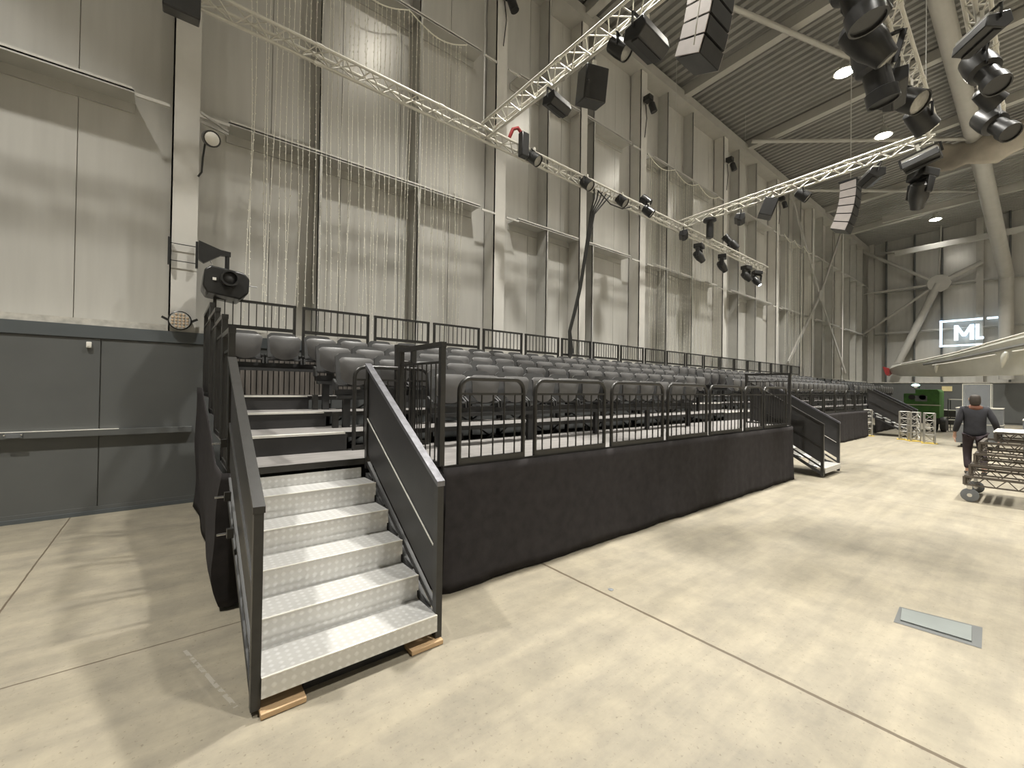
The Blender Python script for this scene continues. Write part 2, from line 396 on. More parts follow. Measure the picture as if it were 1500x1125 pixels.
# ------------------------------------------------------------------ steel frame on the far wall
for i, y in enumerate([6.68, 5.28, 4.02, 1.24, -.3, -1.7, -3.1, -4.5, -6]):
    b = MB().box(PX+.02, PX+.04, y-.05, y+.05, 2.46, 13).box(PX+.02, FX, y+.03, y+.05, 2.46, 13)
    tagged(b, 'wall_stud', 'plinth', 'grey stud on the far end wall, %s from the corner' % ordinal(i+1), 'stud', 'studs of the far wall')  # dark plinth grey carries the shade of the stud sides
for i, y in enumerate([7.5, 2.42, -2.4]):
    tagged(MB().box(PX-.02, FX, y-.15, y+.15, 2.46, 13), 'steel_column', 'rafter', ['grey steel column in the far corner', 'grey steel column on the far wall above the aircraft wing', 'grey steel column at the far right of the end wall'][i], 'column', 'columns of the far wall')
for i, z in enumerate((5.75, 8.55, 11.2)):
    b = MB().box(PX, FX, -19.9, 7.3, z-.06, z-.03).box(PX, PX+.02, -19.9, 7.3, z-.08, z+.05)
    tagged(b, 'wall_girt', 'steel', '%s horizontal grey girt of the far end wall' % ['lowest', 'middle', 'highest'][i], 'girt', 'girts of the far wall')
t = thing('wind_bracing', (37.4, 4.1, 2.5), 'star-shaped grey bracing with round node plate on the far end wall', 'bracing')
nd = (37.3, 4.15, 8.6)
for a, w_ in (((37.3, 8.0, 11.6), .2), ((37.3, 6.0, 3.7), .42), ((37.3, 7.8, 5.8), .16), ((37.3, 7.8, 8.55), .12), ((37.3, 2.3, 9.55), .3), ((37.3, 4.02, 12.6), .1)):
    MB().tube(nd, a, w_/2, 12).build('brace', 'rafter', t)
MB().lathe([(.55, 0), (.55, .1)], (37.15, 4.1, 8.6), (1, 0, 0), 10).build('node_plate', 'rafter', t)
# big tubular roof girder with descending leg
tagged(MB().path([(13, 1.7, 11.95), (24.8, 1.75, 11.9), (26, 1.7, 11.7), (36.6, 1.35, 8.5), (37.1, 1.35, 2.6)], [.22, .27, .29, .30, .30], 18), 'tubular_girder', 'rafter', 'thick round steel girder running down to the far wall column', 'girder')
b = MB().grid(14, 10, lambda u, v: (24.5+.25*math.sin(u*9+v*3), 3.1-u*5.5, 12.0-.95*v-.3*u-.35*math.sin(u*PI*2)*v+.12*math.sin(u*26+v*2)))
tagged(b, 'roof_tarpaulin', 'fabric', 'wrinkled brown tarpaulin hung under the roof near the far end', 'tarpaulin', solid=.02)
for i, (y0, z) in enumerate([(5.5, 11.1), (5.5, 9.9)]):
    tagged(MB().bar((30+i*3, y0, z), (30+i*3, -6, z+.2), .16, .3), 'service_beam', 'rafter', ['upper', 'lower'][i]+' grey service beam crossing before the far wall', 'beam', 'service beams')

# ------------------------------------------------------------------ high-bay lamps
def make_lamp(loc, label):
    t = thing('high_bay_lamp', loc, label, 'ceiling lamp', 'high bay lamps under the roof')
    x, y, z = loc; top = roof_z(y)
    MB().lathe([(.05, .30), (.10, .28), (.14, .10), (.27, -.02), (.28, -.05), (.25, -.05)], (x, y, z), n=20).build('reflector', 'steel', t)
    MB().lathe([(.235, -.055), (.20, -.075), (.01, -.085)], (x, y, z), n=20).build('lens', 'lamp', t)
    MB().tube((x, y, z+.28), (x, y, top+.02), .015, 6).build('suspension_rod', 'steel', t)
    l = bpy.data.lights.new('lamp_light', 'AREA'); l.shape = 'DISK'; l.size = .5; l.energy = LAMP_W; l.color = LAMP_COL; l.spread = math.radians(88)
    lo = bpy.data.objects.new('lamp_light', l); C.objects.link(lo); lo.location = (x, y, z-.12)
    return t
for i, (x, y) in enumerate(LAMPS):
    lb = {(15.77, 3.8): 'bright high-bay lamp left of the dark spotlights, largest in view', (20.79, 3.8): 'bright high-bay lamp just above the far cross truss', (33.0, 3.8): 'smallest bright high-bay lamp, near the far wall'}
    row = {3.8: 'row nearest the long wall', -2.2: 'second row from the long wall', -9: 'unseen fill row third from the long wall', -15.5: 'unseen fill row farthest from the long wall'}[y]
    make_lamp((x, y, 11.45), lb.get((x, y), 'high-bay lamp, %s along the %s' % (ordinal(1+sorted(q[0] for q in LAMPS if q[1] == y).index(x)), row)))

# ------------------------------------------------------------------ seating stand
D0 = 1.04; RISE = .168; RUN = .78; Y1 = 4.5
def lvl(k): return D0+RISE*k+(.012 if k else 0)
def fy(k): return 3.12 if k == 0 else Y1+RUN*(k-1)      # front edge of each level
XE = 22.95
rows = ['lowest', 'second', 'third', 'top']
def deck(x0, x1, y0, y1, z, label):
    t = thing('stage_deck', ((x0+x1)/2, (y0+y1)/2, z-.1), label, 'stage deck', 'decks of the seating stand')
    MB().box(x0, x1, y0+.02, y1, z-.03, z).build('deck_board', 'deck', t)
    MB().box(x0, x1, y0, y0+.02, z-.05, z+.002).build('front_edge', 'rail', t)
    return t
deck(1.78, 9.62, 3.12, Y1+.08, D0, 'grey lowest stage deck behind the front guards')
deck(.36, 1.78, 3.88, Y1+.08, D0, 'grey stage deck landing at the top of the near stairs')
deck(9.62, 11.35, 3.9, Y1+.08, D0, 'grey stage deck landing at the top of the second stairs')
deck(11.35, 21.2, 4.35, Y1+.08, D0, 'grey lowest stage deck of the farther stand section')
for k in (1, 2, 3):
    y1 = fy(k+1) if k < 3 else 7.35
    deck(.36, XE, fy(k), y1+(.08 if k < 3 else 0), lvl(k), 'grey stage deck of the %s row' % ['', 'second', 'third', 'top'][k])
for k in (1, 2):
    deck(XE, 30, fy(k), fy(k)+(.9 if k == 1 else 1.9), lvl(k), 'grey stage deck of the %s row at the far end' % ['', 'second', 'third'][k])
# aisle steps (near aisle and second aisle): closed riser with pale nosing
for (x0, x1, q) in ((.42, 1.42, 'near aisle'), (9.7, 11.2, 'second aisle')):
    for k in (1, 2, 3):
        t = thing('aisle_riser', ((x0+x1)/2, fy(k), lvl(k-1)), '%s pale-edged riser of the %s' % (['', 'lowest', 'middle', 'topmost'][k], q), 'step', 'aisle risers')
        MB().box(x0, x1+.0, fy(k)-.035, fy(k)-.003, lvl(k-1)+.001, lvl(k)-.012).build('riser_board', 'blackply', t)
        MB().box(x0+.02, x1-.02, fy(k)-.045, fy(k)+.012, lvl(k)-.010, lvl(k)+.010).build('nosing', 'nosing', t, 'pale nosing strip')
# lattice understructure seen in the gaps
for k in (1, 2, 3):
    b = MB(); z0 = .0; x = 1.7
    y = fy(k)+.10
    while x < 21:
        b.bar((x, y, 0), (x, y, lvl(k)-.1), .045, .045)
        b.bar((x, y, lvl(k-1)-.25), (x+.5, y, lvl(k)-.12), .02, .02); b.bar((x+.5, y, lvl(k)-.12), (x+1.0, y, lvl(k-1)-.25), .02, .02)
        x += 1.17
    b.bar((1.7, y, lvl(k-1)-.26), (21, y, lvl(k-1)-.26), .04, .04)
    tagged(b, 'stand_underframe', 'black', 'black lattice frame carrying the %s row' % ['', 'second', 'third', 'top'][k], 'frame', 'frames under the stand')
# wooden slatted board behind the top row
t = thing('rear_boarding', (1.4, 7.0, lvl(3)), 'brown wooden slat boarding behind the top row at the near aisle', 'boarding')
b = MB(); x = .40
while x < 2.4:
    b.box(x, x+.056, 6.98, 7.0, lvl(3), lvl(3)+.5); x += .07
b.build('slats', 'slat', t); MB().box(.4, 2.4, 7.0, 7.02, lvl(3), lvl(3)+.5).build('backing_board', 'black', t)

# drapes
def wave(s, a, ph=0): return a*(math.sin(s*7.3+ph)+.6*math.sin(s*17.1+ph*2)+.4*math.sin(s*31+1))/2
def drape(pts, z1, name, label, bottom=.012, amp=.012, n=120):
    P = [Vector(p) for p in pts]; L = [0]
    for a, c in zip(P, P[1:]): L.append(L[-1]+(c-a).length)
    def fn(u, v):
        s = u*L[-1]; i = max(k for k in range(len(P)-1) if L[k] <= s+1e-9); a, c = P[i], P[i+1]; f = (s-L[i])/(L[i+1]-L[i]); f = min(f, 1)
        d = (c-a).normalized(); nrm = Vector((d.y, -d.x)); q = a.lerp(c, f)+nrm*(wave(s, amp*(.3+1.2*(1-v)))+.03*(1-v)**2)
        return (q.x, q.y, bottom+(z1-bottom)*v+(1-v)*.012*math.sin(s*5))
    return tagged(MB().grid(n, 12, fn), name, 'drape', label, 'drape', 'drapes round the stand', solid=.006)
drape([(1.56, 3.95), (1.80, 3.09), (9.55, 3.08), (9.58, 3.95)], 1.03, 'stage_drape', 'long black cloth drape below the front guards', n=300, amp=.007)
drape([(11.3, 3.95), (11.32, 4.32), (21.3, 4.32), (21.3, 7.2)], 1.03, 'stage_drape', 'black cloth drape of the farther stand section', n=160)
def side_drape():
    def fn(u, v):
        if u < .1: return (.50-(u/.1)*.17, 3.85+.02*math.sin(u*60), .03+1.0*v)
        w_ = (u-.1)/.9; y = 3.85+w_*3.45; b_ = (1-v)
        x = .315+.010*math.sin(y*4)*(.3+b_)-.05*math.sin(b_*PI*.9)*math.exp(-w_*3)+.022*b_*math.sin(b_*9+y)-.02*w_
        zt = 1.03+.62*max(0, min(1, (y-4.35)/1.9)); return (x, y, .025+(zt-.025)*v+b_*(.012*math.sin(y*5)+.01))
    tagged(MB().grid(110, 18, fn), 'stage_drape', 'drape', 'black cloth drape along the left end of the stand', 'drape', 'drapes round the stand', solid=.006)
side_drape()
drape([(23.6, 4.55), (30, 4.55)], 1.1, 'stage_drape', 'black cloth drape at the far end behind the last stairs', n=60)

# ------------------------------------------------------------------ tip-up seats
def make_seat():
    t = thing('tip_up_seat', (0, 0, 0), '', 'seat')
    hw = .198
    def outline(u, v):            # u -1..1, v 0 bottom..1 top
        zb = .485+.085*abs(u)**2.4; zt = .805-.03*abs(u)**12
        wd = hw*(.87+.13*v)
        return wd*u, zb+(zt-zb)*v
    b = MB()
    def fr(a, c):
        u, v = a*2-1, c; x, z = outline(u, v); y = -.045*(1-u*u*.75)*math.sin(PI*(.12+.80*v))-.05+.02*(1-v)
        if v > .93: y -= -.012
        return (x, y, z)
    def bk(a, c):
        x, y, z = fr(a, c); return (x*.97, y+.028, z)
    b.grid(12, 10, fr); b.grid(12, 10, bk)
    nA = 13*11; rim = [(i, 0) for i in range(13)]+[(12, j) for j in range(1, 11)]+[(i, 10) for i in range(11, -1, -1)]+[(0, j) for j in range(9, 0, -1)]
    idx = [i*11+j for i, j in rim]
    b.f += [(idx[i], idx[i]+nA, idx[(i+1) % len(idx)]+nA, idx[(i+1) % len(idx)]) for i in range(len(idx))]
    b.build('seat_pan', 'seat', t)
    b = MB()
    def bf(a, c):
        u = a*2-1; z0 = .50; zt = .862-.04*abs(u)**9; wd = .188*(1-.02*c); z = z0+(zt-z0)*c
        return (wd*u, .035+.085*c+.03*u*u, z)
    def bb(a, c): x, y, z = bf(a, c); return (x, y+.022, z)
    b.grid(10, 6, bf); b.grid(10, 6, bb); nA = 11*7
    rim = [(i, 0) for i in range(11)]+[(10, j) for j in range(1, 7)]+[(i, 6) for i in range(9, -1, -1)]+[(0, j) for j in range(5, 0, -1)]
    idx = [i*7+j for i, j in rim]
    b.f += [(idx[i], idx[i]+nA, idx[(i+1) % len(idx)]+nA, idx[(i+1) % len(idx)]) for i in range(len(idx))]
    b.build('backrest', 'seatback', t)
    for s in (-1, 1):
        MB().prism([(-.03, .43), (.10, .43), (.11, .56), (.08, .56), (-.02, .50)], 'x', s*.212-.012, s*.212+.012).build('side_bracket', 'black', t)
    MB().tube((-.2, -.01, .485), (.2, -.01, .485), .014, 8).build('hinge_rod', 'black', t)
    return t
seat_kind = Kind(make_seat); PITCH = .465
nseat = 0
def seat_row(x0, x1, ys, z, name, skip=()):
    x = x0; i = 1; xs = []
    while x <= x1:
        if not any(a <= x <= c for a, c in skip):
            seat_kind.put((x, ys, z), 'folded grey tip-up seat, %s from the left in %s' % (ordinal(i), name), 'folded tip-up seats in '+name); xs.append(x); i += 1
        x += PITCH
    t = thing('seat_beam', ((x0+x1)/2, ys+.06, z), 'black beam with legs carrying the seats of %s' % name, 'seat beam', 'seat beams')
    segs = []; s = None
    for a, c in zip(xs, xs[1:]+[1e9]):
        if s is None: s = a
        if c-a > PITCH*1.5: segs.append((s-.2, a+.2)); s = None
    for a, c in segs:
        MB().box(a, c, .03+ys, .10+ys, z+.37, z+.44).build('beam', 'black', t)
        MB().box(a, c, -.02+ys, .03+ys, z+.33, z+.37).build('lower_channel', 'black', t)
        k = max(2, int((c-a)/1.17)); 
        for j in range(k+1):
            lx = a+.12+(c-a-.24)*j/k
            MB().box(lx-.04, lx+.04, ys+.03, ys+.08, z+.001, z+.38).build('leg', 'black', t)
    return t
seat_row(2.42, 7.7, 4.14, D0, 'the front row')
seat_row(1.68, XE-.2, 5.02, lvl(1), 'the second row', [(9.6, 11.3), (21.3, 22.4)])
seat_row(1.66, XE-.2, 5.80, lvl(2), 'the third row', [(9.6, 11.3), (21.3, 22.4)])
seat_row(.745, XE-.2, 6.50, lvl(3), 'the top row')
seat_row(23.4, 29.6, 5.02, lvl(1), 'the lower row at the far end')
seat_row(23.4, 29.6, 5.80, lvl(2), 'the upper row at the far end')

# ------------------------------------------------------------------ guards
def arc(cx, cz, r, a0, a1, n=6): return [(cx+r*math.cos(a0+(a1-a0)*i/n), cz+r*math.sin(a0+(a1-a0)*i/n)) for i in range(n+1)]
def hoop_guard(x0, x1, y, z, h, label, nb=None, group='round-cornered front guards'):
    t = thing('guard_rail', ((x0+x1)/2, y, z), label, 'guard rail', group); r = .11; rt = .021
    p = [(x0+rt, z)]+[(x0+rt, z+.3)]+arc(x0+r+rt, z+h-r-rt, r, PI, PI/2)+arc(x1-r-rt, z+h-r-rt, r, PI/2, 0)+[(x1-rt, z+.3), (x1-rt, z)]
    MB().path([(a, y, c) for a, c in p], rt, 10).build('frame', 'rail', t)
    MB().box(x0+.03, x1-.03, y-.012, y+.012, z+h-.165, z+h-.145).build('cross_rail', 'rail', t)
    MB().box(x0+.03, x1-.03, y-.02, y+.02, z+.0, z+.05).build('bottom_rail', 'rail', t)
    nb = nb or max(3, round((x1-x0)/.118)-1)
    for i in range(nb):
        x = x0+(x1-x0)*(i+1)/(nb+1)
        MB().tube((x, y, z+.04), (x, y, z+h-.15), .008, 6).build('baluster', 'rail', t)
    return t
GZ = D0
gs = [(1.92, 2.68), (2.79, 3.89), (3.98, 5.08), (5.16, 6.24), (6.31, 7.40), (7.50, 8.21), (8.28, 9.36)]
for i, (a, c) in enumerate(gs):
    hoop_guard(a, c, 3.14, GZ, .76, 'black round-cornered guard on the drape-covered front edge, %s from the left' % ordinal(i+1))
for i in range(8):
    a = 11.5+i*1.18; hoop_guard(a, a+1.1, 4.38, GZ, .76, 'black round-cornered guard of the farther stand section, %s from the left' % ordinal(i+1), nb=8)
hoop_guard(1.46, 2.34, 4.44, D0, .88, 'black hoop guard at the top of the near stairs beside the aisle')
def square_guard(x0, x1, y, z, h, drop, label, group, nb=9):
    """frame with thin posts; rails between top and top-drop"""
    t = thing('guard_rail', ((x0+x1)/2, y, z), label, 'guard rail', group); w_ = .038
    for x in (x0, x1-w_): MB().box(x, x+w_, y-.02, y+.02, z, z+h-.01).build('post', 'rail', t)
    MB().box(x0-.002, x1+.002, y-.022, y+.022, z+h-.035, z+h).build('top_rail', 'rail', t)
    MB().box(x0+w_, x1-w_, y-.018, y+.018, z+h-drop, z+h-drop+.05).build('bottom_rail', 'rail', t)
    for i in range(nb):
        x = x0+w_+(x1-x0-2*w_)*(i+1)/(nb+1)
        MB().box(x-.006, x+.006, y-.006, y+.006, z+h-drop+.04, z+h-.03).build('baluster', 'rail', t)
    return t
x = .45; i = 1
while x < 22.5:
    square_guard(x, x+1.06, 7.3, lvl(3), 2.93-lvl(3), .42, 'black barred guard along the rear of the top row, %s from the left' % ordinal(i), 'rear guards above the top row'); x += 1.152; i += 1
for i in range(6):
    square_guard(23.0+i*1.17, 24.08+i*1.17, 7.12, lvl(2), 1.05, .4, 'low black rear guard of the far end rows, %s from the left' % ordinal(i+1), 'rear guards of the far end', nb=3)
def side_guard(x, y0, y1, z, h, label, nb=8, mid=.16):
    t = thing('guard_rail', (x, (y0+y1)/2, z), label, 'guard rail', 'side guards of the stand'); w_ = .045
    for y in (y0, y1-w_): MB().box(x-w_/2, x+w_/2, y, y+w_, z, z+h-.01).build('post', 'rail', t)
    MB().box(x-w_/2-.003, x+w_/2+.003, y0-.003, y1+.003, z+h-.04, z+h).build('top_rail', 'rail', t)
    MB().box(x-.012, x+.012, y0+w_, y1-w_, z+h-mid-.02, z+h-mid).build('cross_rail', 'rail', t)
    MB().box(x-.015, x+.015, y0+w_, y1-w_, z, z+.03).build('bottom_rail', 'rail', t)
    for i in range(nb):
        y = y0+w_+(y1-y0-2*w_)*(i+1)/(nb+1); MB().tube((x, y, z+.02), (x, y, z+h-mid), .007, 6).build('baluster', 'rail', t)
    return t
side_guard(1.78, 3.14, 4.0, D0, 1.04, 'tall black side guard between the near stairs and the front seats')
side_guard(9.60, 3.14, 4.0, D0, 1.04, 'tall black side guard left of the second stairs')
for k, (ya, yb) in enumerate([(3.95, 4.48), (4.54, 5.24), (5.32, 6.02), (6.1, 7.25)]):
    side_guard(.37, ya, yb, lvl(k), 1.1, 'black side guard on the left end of the stand, %s from the front' % ordinal(k+1), nb=8)
# square guard posts standing at the right of the near aisle
for k, (x, y) in enumerate([(1.47, 5.26), (1.45, 6.06)]):
    t = thing('aisle_post', (x, y, lvl(k+1)), 'short black post at the seat end of the %s aisle step' % ['middle', 'topmost'][k], 'post', 'aisle posts')
    MB().box(x-.03, x+.03, y-.25, y-.19, lvl(k)+.17-.17, lvl(k)+.36).build('post', 'rail', t)
    MB().box(x-.045, x+.045, y-.265, y-.175, lvl(k), lvl(k)+.012).build('base_plate', 'rail', t)
def gate_frame(x0, x1, y, z, h, label):
    t = thing('guard_rail', ((x0+x1)/2, y, z), label, 'guard rail', 'inner guards')
    for x in (x0, x1-.05): MB().box(x, x+.05, y-.025, y+.025, z, z+h-.01).build('post', 'rail', t)
    for zz in (.18, .48): MB().box(x0+.05, x1-.05, y-.01, y+.01, z+h-zz-.02, z+h-zz).build('cross_rail', 'rail', t)
    MB().box(x0-.002, x1+.002, y-.027, y+.027, z+h-.04, z+h).build('top_rail', 'rail', t)
    MB().box((x0+x1)/2-.008, (x0+x1)/2+.008, y-.008, y+.008, z+.02, z+h-.18).build('baluster', 'rail', t)
gate_frame(1.93, 2.17, 4.47, lvl(0), 1.12, 'narrow black post frame standing behind the near stair handrail')

# ------------------------------------------------------------------ staircases
def make_stairs(x0, label, wide=1.10, y0=2.50, blocks=True, ny=5, gap=''):
    t = thing('access_stairs', (x0+wide/2, y0, 0), label, 'stairs', 'aluminium access stairs'); g = .277; rz = .167; xa, xb = x0+.045, x0+wide-.045
    for k in range(ny):
        ya = y0+g*k; z = .195+.168*k
        b = MB().box(xa, xb, ya, ya+g+.02, z-.006, z).box(xa, xb, ya, ya+.006, z-.105, z)
        MB.build(b, 'tread', 'chequer', t)
        MB().box(xa, xb, ya-.002, ya+.010, z-.004, z+.003).build('tread_highlight', 'nosing', t, 'bright strip painting the tread edge highlight')  # pale strip in place of the highlight along the tread nosing
        if k: MB().box(xa+.004, xb-.004, ya+.012, ya+.018, z-.17, z-.10).build('riser', 'chequer', t)
    z = .195+.168*ny
    MB().box(xa, xb-.03, y0+g*ny+.006, y0+g*ny+.014, z-.168, z-.075).build('top_riser', 'chequer', t)
    for s, x in ((-1, x0), (1, x0+wide-.045)):
        xi, xo = x, x+.045; yl = y0+.02; slope = .168/g
        ztop = 1.07; yt = y0+1.40
        def zt(y): return ztop+slope*(y-yl)
        # post
        MB().box(xi, xo, yl, yl+.05, .03, ztop).build('post', 'rail', t)
        MB().box(xi, xo, yt-.05, yt-.004, .95, zt(yt-.05)-.01).build('post', 'rail', t)
        q = MB().prism([(yl+.0, ztop-.035), (yt, zt(yt)-.035), (yt, zt(yt)), (yl, ztop)], 'x', xi-.006, xo+.006); q.v = [v+Vector((0, -.004 if v.y < yl+.1 else .004, .003)) for v in q.v]
        q.build('hand_rail', M['rail'] if s < 0 else M['topglint'], t)
        zl = .30
        q = MB().prism([(yl+.05, zl), (yt-.05, zl+slope*(yt-yl-.1)), (yt-.05, zt(yt-.05)-.035), (yl+.05, zt(yl+.05)-.035)], 'x', xi+.016, xo-.014); q.build('side_panel', 'blackply', t)
        q = MB().prism([(yl+.05, .60), (yt-.05, .60+slope*(yt-yl-.1)), (yt-.05, .632+slope*(yt-yl-.1)), (yl+.05, .632)], 'x', xi+.004, xo-.004); q.build('mid_rail', 'rail', t)
        xs_ = xi+.003 if s > 0 else xo-.005
        MB().prism([(yl+.06, .630), (yt-.05, .630+slope*(yt-yl-.11)), (yt-.05, .640+slope*(yt-yl-.11)), (yl+.06, .640)], 'x', xs_-.002, xs_+.004).build('panel_glint_strip', 'nosing', t, 'bright strip painting the glint on the panel edge')  # pale strip paints in the glint along the mid rail
        q = MB().prism([(yl+.05, .06), (yt-.03, .06+slope*(yt-yl-.08)), (yt-.03, .12+slope*(yt-yl-.08)), (yl+.05, .12)], 'x', xi+.004, xo-.004); q.build('stringer', 'black', t)
        q = MB().prism([(yl+.05, .20), (yt-.03, .20+slope*(yt-yl-.08)), (yt-.03, .235+slope*(yt-yl-.08)), (yl+.05, .235)], 'x', xi+.008, xo-.008); q.build('stringer', 'black', t)
        for kk in range(ny):
            yy = y0+g*(kk+.5); MB().bar(((xi+xo)/2, yy, .195+.168*kk), ((xi+xo)/2, yy+.12, .08+slope*(yy+.12-yl)), .01, .02).build('hanger', 'black', t)
    return t
M['topglint'] = mat('black_handrail_glint', (.16, .16, .175), .28, .45, .25, 20)  # lighter copy of the handrail black, with its glint put into the colour
make_stairs(.345, 'nearest aluminium chequer-plate stairs with black panelled handrails')
make_stairs(10.15, 'second aluminium access stairs, past the front drape', y0=2.72)
make_stairs(22.3, 'third access stairs, farthest, behind the small upright trusses', y0=3.15)
for i, (xa, xb, ya) in enumerate([(.385, .60, 2.47), (1.215, 1.44, 2.485)]):
    tagged(MB().box(xa, xb, ya, ya+.14, .002, .032), 'wooden_block', 'wood', ['pale wooden packing block under the left foot of the near stairs', 'pale wooden packing block under the right foot of the near stairs'][i], 'wood block', 'stair packing blocks', bevel=.004)
tagged(MB().box(.61, 1.205, 2.58, 2.62, .002, .088), 'tread_shade_strip', 'black', 'black bearer standing in for the dark gap under the lowest tread of the near stairs', 'shade_strip')  # black strip put in for the shade in the gap below the tread
# clamps on the left side of the near stairs
for i, (y, z) in enumerate([(3.55, .92), (3.35, .72), (3.9, 1.25)]):
    t = thing('clamp', (.32, y, z), 'small steel clamp on the left stair rail, %s' % ['middle one', 'lowest one', 'highest one'][i], 'clamp', 'clamps on the near stairs')
    MB().box(.305, .343, y-.02, y+.02, z-.03, z+.03).build('jaw', 'rail', t)
    MB().tube((.25, y, z), (.32, y, z), .008, 8).build('bolt', 'chrome', t)

# ------------------------------------------------------------------ trusses
def truss(a, c, label, side=.22, pitch=.39):
    a, c = Vector(a), Vector(c); d = (c-a).normalized(); L = (c-a).length; n = Vector((-d.y, d.x, 0)).normalized()
    t = thing('lighting_truss', tuple(a), label, 'truss', 'hung lighting trusses'); h = side*.86; r = .024
    T1 = n*side/2+Vector((0, 0, h)); T2 = -n*side/2+Vector((0, 0, h)); B = Vector((0, 0, 0))
    for o in (T1, T2, B):
        P_ = []; Q_ = []; q = 2.0; P_.append(a+o); Q_.append(r)
        while q < L-.2:
            for e_, rr_ in ((-.052, r), (-.05, .033), (.05, .033), (.052, r)): P_.append(a+o+d*(q+e_)); Q_.append(rr_)
            q += 2.0
        P_.append(c+o); Q_.append(r); MB().path(P_, Q_, 8).build('chord', 'alu', t)
    b = MB(); k = int(L/pitch); p = L/k
    for i in range(k):
        s0, s1, s2 = a+d*(i*p), a+d*((i+.5)*p), a+d*((i+1)*p)
        for T in (T1, T2):
            b.tube(s0+T, s1+B, .010, 5); b.tube(s1+B, s2+T, .010, 5)
        b.tube(s0+T1, s1+T2, .009, 5); b.tube(s1+T2, s2+T1, .009, 5)
    b.build('lacing', 'alu', t)
    return t
TZ = 6.4
truss((-2.4, 6.58, TZ), (18.2, 6.90, TZ), 'long lighting truss parallel to the wall above the seats')
truss((4.58, 6.55, TZ), (4.50, -2.5, TZ), 'cross truss carrying the nearer loudspeakers', side=.26)
truss((11.5, 6.6, TZ), (11.05, 1.3, TZ), 'farther cross truss meeting the long truss over the seats')
truss((3.2, 1.18, TZ+.1), (11.0, 1.35, TZ+.1), 'near truss crowded with dark spotlights')
truss((3.0, .50, TZ+.05), (11.4, .56, TZ+.05), 'rightmost truss at the top right corner')
# suspension wires
for i, (x, y) in enumerate([(-1, 6.7), (4.58, 6.7), (11.5, 6.8), (16.5, 6.95), (4.5, .9), (11.0, 1.4)]):
    tagged(MB().tube((x, y, TZ+.2), (x, y, roof_z(y)), .006, 5), 'hanging_wire', 'steel', 'thin suspension wire of the truss grid, %s counted along the room' % ordinal(i+1), 'wire', 'truss suspension wires')

# ------------------------------------------------------------------ stage light fixtures
def make_moving_head():
    t = thing('moving_head_light', (0, 0, 0), '', 'stage light')
    MB().box(-.16, .16, -.13, .13, -.20, -.06).build('base', 'fixture', t, bevel=.02)
    MB().box(-.03, .03, -.02, .02, -.06, .0).build('hook_clamp', 'alu', t)
    yk = MB().box(-.17, .17, -.05, .05, -.235, -.20)
    for s in (-1, 1): yk.prism([(-.06, -.22), (.06, -.22), (.045, -.47), (-.045, -.47)], 'x', s*.165-.018, s*.165+.018)
    yk.build('yoke', 'fixture', t, bevel=.008)
    ax = Vector((.45, -.45, -.75)).normalized(); c = Vector((0, 0, -.44))
    h = MB().lathe([(.07, -.20), (.115, -.16), (.13, -.05), (.125, .06), (.10, .14), (.085, .22), (.07, .23)], c, ax, 18).build('head', 'fixture', t)
    MB().lathe([(.068, .232), (.05, .24), (.01, .243)], c, ax, 18).build('lens', 'glass', h)
    return t
def make_par():
    t = thing('par_light', (0, 0, 0), '', 'stage light')
    MB().box(-.02, .02, -.02, .02, -.05, .02).build('hook_clamp', 'alu', t)
    y = MB().bar((-.13, 0, -.06), (.13, 0, -.06), .03, .008)
    for s in (-1, 1): y.bar((s*.13, 0, -.06), (s*.13, 0, -.22), .03, .008)
    y.build('yoke', 'fixture', t)
    ax = Vector((.1, -.75, -.66)).normalized(); c = Vector((0, 0, -.2))
    MB().lathe([(.05, -.18), (.10, -.15), (.118, -.02), (.122, .12), (.112, .12), (.112, .10)], c, ax, 18).build('can', 'fixture', t)
    MB().lathe([(.108, .10), (.06, .112), (.01, .115)], c, ax, 18).build('lens', 'glass', t)
    return t
def make_flood():
    t = thing('flood_light', (0, 0, 0), '', 'stage light')
    MB().box(-.02, .02, -.02, .02, -.08, .02).build('hook_clamp', 'alu', t)
    y = MB().bar((-.24, 0, -.09), (.24, 0, -.09), .03, .008)
    for s in (-1, 1): y.bar((s*.24, 0, -.09), (s*.24, 0, -.24), .03, .008)
    y.build('yoke', 'fixture', t)
    MB().prism([(-.10, -.15), (.10, -.19), (.12, -.30), (-.05, -.34), (-.13, -.27)], 'x', -.22, .22).build('housing', 'fixture', t, bevel=.01)
    R = MB().box(-.20, .20, -.035, .035, -.345, -.325).build('lens', 'black', t)
    b = MB()
    for i in range(7): b.box(-.21, .21, .0+i*.013, .004+i*.013, -.19, -.15)
    b.build('cooling_fins', 'steel', t)
    return t
def make_profile():
    t = thing('profile_spotlight', (0, 0, 0), '', 'stage light')
    MB().box(-.03, .03, -.03, .03, -.08, .04).build('hook_clamp', 'alu', t)
    y = MB().bar((-.17, 0, -.09), (.17, 0, -.09), .05, .012)
    for s in (-1, 1): y.bar((s*.17, 0, -.09), (s*.17, 0, -.34), .05, .012)
    y.build('yoke', 'fixture', t)
    ax = Vector((-.35, -.25, -.9)).normalized(); c = Vector((0, 0, -.32))
    h = MB().lathe([(.08, -.30), (.14, -.27), (.155, -.10), (.15, .02), (.105, .05), (.105, .22), (.125, .23), (.125, .34), (.11, .34), (.11, .32)], c, ax, 18).build('barrel', 'fixture', t)
    MB().lathe([(.105, .30), (.05, .315), (.01, .318)], c, ax, 18).build('lens', 'glass', h)
    return t
